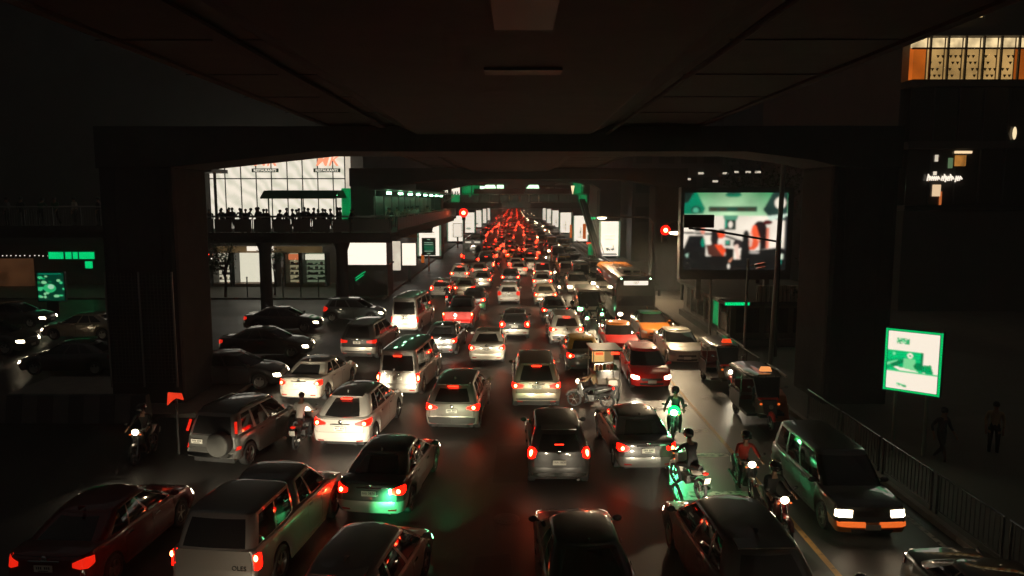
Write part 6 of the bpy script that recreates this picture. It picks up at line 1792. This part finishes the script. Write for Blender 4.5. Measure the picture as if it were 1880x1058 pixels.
# ------------------------------------------------------------------ trees
LEAF = plain('leaf', (.045, .075, .03), .6, noise=.4, scale=3)
BARK = plain('bark', (.06, .045, .035), .9, noise=.3, scale=6, bump=.4)
def tree(loc, h, spread, label, seed, leaves=2600, trunk=.16, size=.16, bare=False):
    rr = random.Random(seed)
    t = thing('tree', label, 'tree', loc)
    tm = MB(); tips = []
    tm.tube([(0, 0, 0), (.05 * spread, 0, h * .25), (-.04 * spread, .05, h * .5)], [trunk, trunk * .8, trunk * .6], 8)
    for k in range(11):
        a = rr.random() * 2 * PI; z0 = h * rr.uniform(.3, .5)
        p0 = Vector((-.02, .02, z0)); e = Vector((math.cos(a) * spread * rr.uniform(.4, .9), math.sin(a) * spread * rr.uniform(.4, .9), h * rr.uniform(.6, 1.0)))
        m = p0.lerp(e, .5) + Vector((0, 0, h * .06))
        tm.tube([p0, m, e], [trunk * .4, trunk * .25, trunk * .08], 6)
        tips += [m, e, m.lerp(e, .5)]
        for q in range(3):
            e2 = m.lerp(e, rr.random()) + Vector((rr.uniform(-1, 1), rr.uniform(-1, 1), rr.uniform(-.2, .8))) * spread * .35
            tm.tube([m.lerp(e, .3), e2], [trunk * .15, trunk * .05], 5); tips.append(e2)
    part('trunk', tm, BARK, t, True)
    lm = MB()
    for k in range(leaves):
        c = Vector(rr.choice(tips)) + Vector((rr.gauss(0, 1), rr.gauss(0, 1), rr.gauss(0, .8))) * spread * .17
        M = Euler((rr.uniform(-1, 1), rr.uniform(-1, 1), rr.random() * 6.3)).to_matrix()
        s = size * rr.uniform(.6, 1.3)
        lm.add([c + M @ Vector(v) for v in ((-s * .3, 0, 0), (0, -s * .5, .02), (s * .3, 0, 0), (0, s * .6, -.02))], [(0, 1, 2, 3)])
    o = link('crown', lm.mesh('crown', [LEAF], fix=False), t)
    return t
tree((15.2, 46.5, .13), 11.0, 3.0, 'dark leafy tree above the top edge of the big screen', 1, 2400)
tree((-22.8, 57.8, .13), 4.4, 1.2, 'small dark tree with forked trunk before the bright shop front', 2, 500, .13)
tree((-19.3, 59.0, .13), 4.6, 1.0, 'slim dark tree before the shop bays', 3, 450, .09)
tree((18.2, 100, .13), 4.6, 1.6, 'warm lit bushy tree beside the right advert pier', 4, 900)
tree((-30, 33, .0), 5.5, 1.7, 'dim tree by the far left skywalk', 5, 900)
tree((12.6, 30.6, .13), 6.0, 1.1, 'thin dark shrub tree behind the right pier railing', 6, 500, .06)
tree((-20.2, 48.2, .0), 5.6, 1.3, 'dark tree hung with red and white lights under the skywalk', 7, 800, .08)
fl = thing('tree_lights', 'tiny red and white lights in the tree under the skywalk', 'lights', (-20.2, 47.6, 4.6))
for k in range(14):
    part('lamp', MB().ball((random.uniform(-.6, .7), random.uniform(-.4, 0), random.uniform(-.8, .6)), .045, 8, 5), RED_NEON if k < 4 else LIT, fl)
for k in range(7):
    tag(link('bollard_post', MB().lathe([(.05, 0), (.05, 1.5), (.08, 1.55), (0, 1.65)], 10).mesh('bollard_post', [STEEL], True) if k == 0 else bpy.data.meshes['bollard_post'], None, (-21 + 1.4 * k, 57.6, .13)), 'thin dark pavement post in the row before the shops', 'post', 'pavement posts before the shops')
# lit windows behind the tree above the screen
for i in range(9):
    q = at_y(1268 + 20 * i + random.uniform(-6, 6), 316 + random.uniform(-3, 22) * (i < 4), 91.8)
    tag(link('lit_window', MB().ends((q.x - random.uniform(.2, .6), 91.8, q.z - .12), (q.x + .3, 91.9, q.z + .12)).mesh('lit_window', [LIT_SOFT])), 'small lit window seen through the tree above the screen', 'window', 'lit windows behind the tree above the screen')

# ------------------------------------------------------------------ thin haze added to lift the blacks and spread glow round the lamps
hz = MB().ends((-320, -75, -1.0), (320, 915, 44)).mesh('added_haze')
hmat = bpy.data.materials.new('added_haze'); hmat.use_nodes = True
hn = hmat.node_tree.nodes; hn.remove(hn['Principled BSDF'])
hv = hn.new('ShaderNodeVolumePrincipled')
hv.inputs['Density'].default_value = 0.0029; hv.inputs['Color'].default_value = (.80, .86, .86, 1); hv.inputs['Anisotropy'].default_value = .3
hmat.node_tree.links.new(hv.outputs[0], hn['Material Output'].inputs['Volume'])
hz.materials.append(hmat)
hmat.cycles.volume_sampling = 'DISTANCE'; hmat.cycles.homogeneous_volume = True
ho = link('added_haze', hz); ho['kind'] = 'stuff'; ho['label'] = 'faint haze added over the whole street to lift the blacks'; ho['category'] = 'added_haze'
# ------------------------------------------------------------------ traffic going away: ground point under the rear
car('sedan', at(76, 1042, .82), 'dark red sedan in the bottom left corner', colour='dark_red', rz=3, beam='warm', tail='dim')
pk = car('pickup_canopy', at(387, 1028, .98), 'silver pickup with a canopy over its bed at bottom left', 'pickup', 'silver', rz=6.5, beam='hot', name='pickup_truck')
car('hatch', (-3.05, 11.5), 'silver hatchback cut off by the bottom edge behind the dark sedan', colour='silver', rz=8, beam='green', head='green')
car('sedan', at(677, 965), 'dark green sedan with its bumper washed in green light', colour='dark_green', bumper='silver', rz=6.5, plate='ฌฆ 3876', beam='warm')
car('crossover', at(624, 832), 'white crossover with a bright lit bumper left of the middle', colour='white', rz=5.5, beam='warm')
car('suv', at(829, 799), 'silver SUV with arrow shaped red tail lights and twin exhausts', colour='silver', rz=3.6, beam='warm')
car('old_suv', at(385, 866), 'silver and black off-roader with a spare wheel on its tailgate', colour='grey', rz=11, beam='hot', tail='dim', stop=False)
car('sedan', at(548, 744), 'white estate-tailed sedan behind the rider in the pale shirt', colour='pearl', rz=7.5, beam='warm', stop=False)
car('van', at(730, 734), 'silver minivan with ribbed roof and lit high brake lamp', 'minivan', 'silver', rz=6, beam='hot')
car('suv_tall', at(655, 664), 'dark SUV with chrome bumper and green sheen on its roof', colour='dark', rz=7, tail='dim', stop=False, beam='hot', bumper='silver')
car('van_high', at(742, 614), 'silver high roofed minivan with orange lit number plate', 'minivan', 'silver', rz=6, tail='dim', beam='warm')
car('sedan', at(806, 657), 'black sedan squeezed between the two minivans and the middle lane', colour='black', rz=4, stop=False, beam='warm')
car('pickup', at(840, 608), 'red pickup lit by red brake light in the left middle lane', 'pickup', 'red', roof='dark', rz=3, stop=False, beam='warm')
car('sedan', at(893, 672), 'silver sedan with a wide white bumper in the middle lane', colour='pearl', rz=1, stop=False, beam='warm')
car('hatch', at(945, 624), 'dark hatchback with a pale bumper in the centre lane', colour='dark', bumper='pearl', rz=0, stop=False, beam='hot')
car('hatch', at(934, 560), 'small bright white hatchback in the centre lane', colour='white', rz=0, tail='dim', stop=False, beam='warm')
car('suv_tall', at(985, 757), 'silver SUV with bright round tail lights right of the centre gap', colour='champagne', rz=0, beam='hot')
car('mini_crossover', at(1027, 899), 'black crossover with a pale number plate and green lit chrome valance', colour='black', rz=-.5, plate='1กก 1808', beam='warm')
car('sedan', at(1190, 878), 'black saloon with a silver bumper beside the scooter rider', colour='black', bumper='grey', rz=-3, beam='warm')
car('sedan', (1.4, 11.8), 'black sedan at the bottom edge showing an orange brake lamp', colour='black', rz=-2, beam='low')
car('suv', (4.5, 12.0), 'large black car cut off by the bottom edge right of centre', colour='black', rz=-3, stop=False, beam='warm')
car('suv', at(1041, 637), 'silver SUV with a long red brake lamp in the right middle lane', colour='pearl', rz=-1, beam='low')
car('sedan', at(1020, 594), 'dark green sedan with pale number plate in the right middle lane', colour='dark_green', rz=-1, beam='warm')
car('sedan', at(1002, 562), 'champagne sedan behind the dark green sedan', colour='champagne', rz=-1, beam='warm')
car('sedan', at(1076, 688), 'yellow taxi with dark sides beside the vendor cart', 'taxi', 'dark_green', roof='yellow', rz=-2, stop=False, beam='warm')
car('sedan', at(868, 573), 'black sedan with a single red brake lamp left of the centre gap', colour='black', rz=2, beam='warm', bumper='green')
car('hatch', at(808, 549), 'white hatchback at the left edge of the jam', colour='white', rz=3, beam='warm')
car('sedan', at(852, 548), 'pale gold sedan right behind the white hatchback at the left edge', colour='champagne', rz=2, beam='warm')
car('sedan', at(884, 531), 'silver sedan with red glowing lamps in the left middle lane', colour='silver', rz=1, beam='warm')
car('suv', at(843, 520), 'white SUV on the left edge under the skywalk leg', colour='white', rz=2, beam='warm')
car('sedan', at(937, 526), 'dark sedan directly ahead of the bright white hatchback', colour='dark', rz=0, beam='warm')
car('van', at(996, 518), 'silver minivan with a brake lamp in the right middle lane', 'minivan', 'silver', rz=0, beam='warm')
car('sedan', at(996, 534), 'pearl sedan with orange lit bumper behind the far minivan', colour='pearl', rz=0, beam='warm')
bus(at(868, 486), 0, 'dark bus seen from behind with two white panels at the left of the jam', 'dark', 'dark', rear_panels=True, head=False)

# out of frame under the camera, the row whose headlights reach the nearest cars
car('sedan', (-5.6, 4.6), 'sedan just below the bottom edge behind the silver pickup', colour='grey', beam='low', rz=5)
car('hatch', (4.6, 4.8), 'hatchback just below the bottom edge right of centre', colour='dark', beam='low', rz=-2)

# ------------------------------------------------------------------ oncoming traffic: ground point under the front
car('hatch', at(1197, 720), 'red hatchback with lit headlights facing the camera', colour='red', rz=180, tail='off', stop=False, beam='low')
car('sedan', at(1144, 657), 'red taxi behind the red hatchback', 'taxi', 'red', roof='orange', rz=181, tail='off', stop=False, beam='low')
car('sedan', at(1262, 674), 'pale sedan facing the camera beside the tuk-tuk', colour='pearl', rz=180, tail='off', stop=False, head='off', beam=None)
car('sedan', (7.75, 39.6), 'green and orange taxi in front of the bus', 'taxi', 'orange', roof='green', rz=180, tail='off', stop=False, head='off', beam=None)
car('van', at(1084, 592), 'white van with a dark windscreen facing the camera', 'van', 'white', rz=180, tail='off', stop=False, head='green', beam='low')
bus((7.45, 45.2), 180, 'city bus with an orange roof and lit route sign facing the camera', 'dark', 'orange', route='107')
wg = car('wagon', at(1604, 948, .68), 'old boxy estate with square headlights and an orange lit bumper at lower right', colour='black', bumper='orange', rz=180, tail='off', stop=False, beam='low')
car('sedan', (8.3, 9.3), 'dark car with green reflections in the bottom right corner', colour='black', rz=180, tail='off', stop=False, head='off', beam=None)

# ------------------------------------------------------------------ cross traffic in the side street
def side_car(kind, px, py, label, colour, facing, **kw):
    g = at(px, py)
    A = arch(kind)
    th = -R(90 if facing > 0 else -90)
    fwd = Vector((-math.sin(th), math.cos(th), 0))
    w = g - fwd * (A['L'] / 2)
    return car(kind, (w.x, w.y), label, colour=colour, rz=(89.9 if facing > 0 else -89.9), **kw)
side_car('sedan', 522, 606, 'dark sedan crossing to the right before the shop row', 'black', 1, tail='dim', stop=False, beam='low')
side_car('hatch', 652, 588, 'grey hatchback crossing to the right below the wide billboard', 'blue_grey', 1, tail='dim', stop=False, beam='low')
side_car('sedan', 492, 652, 'black sedan waiting behind the crossing sedan in the side street', 'black', 1, tail='dim', stop=False, beam='low')
side_car('sedan', 428, 706, 'black car nosing out beside the near left pier', 'black', 1, tail='dim', stop=False, beam='low')
side_car('sedan', 140, 682, 'dark car with a silver sill facing left beyond the striped barrier', 'dark', -1, tail='off', stop=False, beam='low')
side_car('sedan', 160, 620, 'brown grey car facing left under the green poster', 'champagne', -1, tail='off', stop=False, beam='low')
side_car('suv', -20, 646, 'dark car with a white headlight at the left edge', 'dark', 1, tail='dim', stop=False, beam='low')
side_car('sedan', 30, 598, 'taxi with a green roof glint at the left edge', 'dark', 1, tail='dim', stop=False, beam='low')

# ------------------------------------------------------------------ motorcycles and riders
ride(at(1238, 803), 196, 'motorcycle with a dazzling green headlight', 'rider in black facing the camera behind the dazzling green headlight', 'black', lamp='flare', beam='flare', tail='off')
ride(at(1262, 902), -18, 'scooter with green lit bodywork beside the black saloon', 'helmeted rider in black seen from behind beside the black saloon', 'black', colour='white', lamp='green', beam=None, tail='dim')
ride(at(1366, 906), 178, 'motorcycle with a warm headlight under the rider in the red vest', 'helmeted rider in a red vest facing the camera', 'red', lamp='on', beam='low', tail='off')
ride(at(1418, 976), 172, 'motorcycle with an orange glowing lamp before the old estate', 'dark helmeted rider just in front of the old estate', 'black', colour='dark_red', lamp='on', beam='low', tail='off')
ride(at(557, 814), 4, 'motorcycle with pale number plate between the cars at left', 'bareheaded rider in a pale shirt between the cars at left', 'white', helmet=False, lamp='on', beam=None, tail='dim')
ride(at(1084, 748), -75, 'motorcycle with pale trim standing before the vendor cart', 'rider in a beige shirt by the vendor cart', 'beige', helmet=False, colour='grey', lamp='on', beam=None, tail='on')
ride(at(1076, 612), 180, 'motorcycle with green headlight filtering before the white van', 'dark rider filtering before the white van', 'black', lamp='green', beam='low', tail='off')
ride(at(1102, 604), 176, 'second motorcycle filtering on the right of the white van', 'dark rider on the right of the white van', 'black', lamp='green', beam='low', tail='off')
ride(at(1026, 548), 180, 'motorcycle backlit between the right lanes far ahead', 'black silhouetted rider between the right lanes', 'black', lamp='on', beam=None, tail='off')
ride(at(822, 562), 0, 'motorcycle behind the white hatchback at the left edge', 'dark rider behind the white hatchback at the left edge', 'black', lamp='on', beam=None, tail='on')
ride(at(266, 842), 178, 'dark motorcycle with one white headlight beyond the dark red sedan', 'barely visible rider behind the lone white headlight at left', 'black', lamp='on', beam='low', tail='off')
ride((5.6, 11.3), 0, 'motorcycle at the bottom edge on the yellow line', 'helmeted rider at the bottom edge on the yellow line', 'black', lamp='on', beam=None, tail='off')
ride(at(1050, 604), -4, 'motorcycle tail beside the dark green sedan', 'dark rider beside the dark green sedan', 'black', lamp='on', beam=None, tail='on')

tuktuk(at(1326, 706), 180, 'dark tuk-tuk with a red roof lamp on the right', 'dark', sign=glow('tuk_lamp_red', (1, .06, .01), 1.0))
tk = at(1412, 788)
tuktuk((tk.x, tk.y + 1.0), 180, 'tuk-tuk with a glowing orange roof lamp by the orange barrier', 'dark', sign=glow('tuk_lamp_orange', (1, .36, .10), 1.0), head='off')
person('drive', (tk.x, tk.y + 1.0, .05), PI, 'driver seated in the tuk-tuk with the orange roof lamp', 'dark', 'black')
# vendor cart
vc = at(1112, 744)
t = thing('vendor_cart', 'vendor cart with lit yellow panel and red lamps beside the yellow taxi', 'cart', (vc.x, vc.y, 0), R(4))
part('base', MB().box((0, .5, .52), (.9, 1.2, .5)), TRIM, t, bevel=.02)
part('cool_box', MB().box((.2, -.1, .92), (.38, .34, .26)), P['pearl'], t, bevel=.03)
part('shelf', MB().box((0, .5, 1.35), (1.0, 1.2, .04)), CHROME, t)
for i in range(6): part('jar', MB().lathe([(.0, 0), (.06, 0), (.065, .16), (.04, .2), (0, .2)], 10, 'z', (-.35 + .14 * i, .0, 1.37)), G1[i % 3], t, True)
part('lit_panel', MB().ends((-.36, 1.0, 1.45), (.12, 1.04, 1.95)), glow('cart_panel', (1, .62, .2), .8), t)
part('lit_panel', MB().ends((.14, 1.0, 1.45), (.46, 1.04, 1.95)), glow('cart_panel_dim', (.75, .5, .2), .3), t)
for sx in (-1, 1):
    for y in (-.1, 1.1): part('post', MB().bar((sx * .5, y, .5), (sx * .5, y, 2.1), .02), STEEL_PALE, t, True)
    part('red_lamp', MB().box((sx * .3, -.15, 2.02), (.28, .06, .08)), STOP_ON, t)
    w = link('wheel', BW, t, (sx * .55, .5, .29)); link('rim', BR, w)
part('roof', MB().box((0, .5, 2.14), (1.15, 1.45, .05)), P['dark'], t, bevel=.015)

# ------------------------------------------------------------------ the jam far down the road: one mesh per car
r = random.Random(21)
lanes = [(-5.9, 0, 92, 'leftmost lane'), (-3.05, 0, 73, 'second left lane'), (-.4, 0, 74, 'centre lane'), (2.5, 0, 80, 'right middle lane'), (5.1, 180, 60, 'inner oncoming lane'), (7.9, 180, 63.5, 'outer oncoming lane')]
cols = ['silver', 'white', 'dark', 'white', 'pearl', 'red', 'yellow', 'champagne', 'silver', 'silver', 'white', 'black', 'pearl']
cname = {'silver': 'silver', 'white': 'white', 'dark': 'dark', 'black': 'black', 'pearl': 'cream', 'red': 'red', 'yellow': 'yellow', 'champagne': 'champagne', 'grey': 'grey'}
FAR_C = {}
for lx, rz, y0, ln in lanes:
    y = y0; n_ = 0
    while y < 330 and n_ < 42:
        kind = r.choice(['sedan', 'sedan', 'hatch', 'suv', 'van', 'suv_tall', 'sedan', 'crossover'])
        colour = r.choice(cols)
        if n_ < 2 and rz == 180: colour = ['white', 'champagne'][n_]
        A = arch(kind)
        lamps = r.random() < (.75 if rz == 0 else .55)
        key = (kind, colour, rz, lamps)
        if key not in FAR_C:
            me = far_mesh(kind).copy(); me.materials[0] = P[colour]
            if rz == 180:
                me.materials[3] = TAIL_OFF; me.materials[5] = TAIL_OFF; me.materials[6] = TAIL_OFF
            if not lamps:
                me.materials[4] = HEAD_OFF
                if rz == 0: me.materials[6] = TAIL_DIM
            FAR_C[key] = me
        zone = 'before the footbridge' if y < 104 else ('beyond the footbridge' if y < 170 else 'far down the road')
        o = link('car', FAR_C[key], None, (lx + r.uniform(-.5, .5) + .6 * math.sin(y / 31 + lx), y + A['L'] / 2, 0), (0, 0, R(rz)))
        lab = ('distant %s %s in the %s %s' % (cname[colour], {'van': 'minivan', 'hatch': 'hatchback', 'suv': 'SUV', 'suv_tall': 'tall SUV', 'crossover': 'crossover'}.get(kind, 'sedan'), ln, zone))
        tag(o, lab, 'car', 'cars jammed in the ' + ln)
        if y < 240 and lamps: 
            for b in A['beams'][:1]: add_beam(o, (0, b[1], b[2]), ('warm' if y < 95 else 'hot') if rz == 0 else 'low')
        y += A['L'] + r.uniform(.8, 2.2); n_ += 1
same = {}
for o in bpy.data.objects:
    if str(o.get('group', '')).startswith('cars jammed'): same.setdefault(o['label'], []).append(o)
for lab, os_ in same.items():
    if len(os_) > 1:
        os_.sort(key=lambda o: o.location.y)
        wd = {2: ['nearer of two', 'farther of two'], 3: ['nearest of three', 'middle of three', 'farthest of three']}.get(len(os_), ['%s one' % w for w in ('nearest', 'second', 'third', 'fourth', 'fifth', 'sixth', 'seventh')])
        for o, w in zip(os_, wd): o['label'] = lab + ', ' + w
for i, (x, y) in enumerate(((-1.8, 82), (1.1, 77), (3.7, 88), (6.5, 72), (-4.5, 88), (1.0, 101), (3.8, 70))):
    rz_ = 0 if x < 3 else 180
    ride((x, y), rz_, 'small distant motorcycle filtering between the jammed lanes', 'small distant rider filtering between the jammed lanes', 'dark', bgroup='motorcycles filtering far ahead', pgroup='riders filtering far ahead', lamp='on', beam=None, tail='on' if rz_ == 0 else 'off')

# beyond that the traffic is a mass of lamps nobody could count
dm = MB()
for lx, rz, y0, ln in lanes:
    y = 335
    while y < 690:
        x = lx + r.uniform(-.7, .7)
        dm.box((x, y, .55), (1.7, 4.2, .7), mi=r.choice([0, 1, 0]))
        dm.box((x, y, 1.15), (1.45, 2.2, .5), taper=.8, mi=2)
        for sx in (-.65, .65):
            if rz == 0: dm.box((x + sx, y - 2.12, .8), (.3, .06, .2), mi=3)
            elif r.random() < .6: dm.box((x + sx, y - 2.12, .65), (.3, .06, .16), mi=4)
        y += 4.4 + r.uniform(1.2, 5)
o = link('distant_traffic', dm.mesh('distant_traffic', [P['silver'], P['dark'], GLASS, TAIL_FAR, HEAD_FAR]))
o['kind'] = 'stuff'; o['label'] = 'mass of tiny tail lights at the far end of the road'; o['category'] = 'traffic'
# lettering on the silver pickup's tailgate
B = arch('pickup_canopy')['B']
link('tailgate_lettering', text_mesh('OLES', .13, INK, .004), pk, (.52, B.point(.5, .78).y - .012, .80), (R(90), 0, 0))

# small lamps whose own light hardly reaches anything are left to be found by reflection
for m in bpy.data.materials:
    if m.name.endswith('_far') or m.name.startswith(('tail_bulb', 'head_lens', 'backlit', 'led_screen_big')) or m.name in ('led_screen', 'amber_lamp', 'red_neon', 'stop_lamp', 'tail_lens_dim', 'lit_panel_soft', 'print_fringe_glow'):
        m.cycles.emission_sampling = 'NONE'
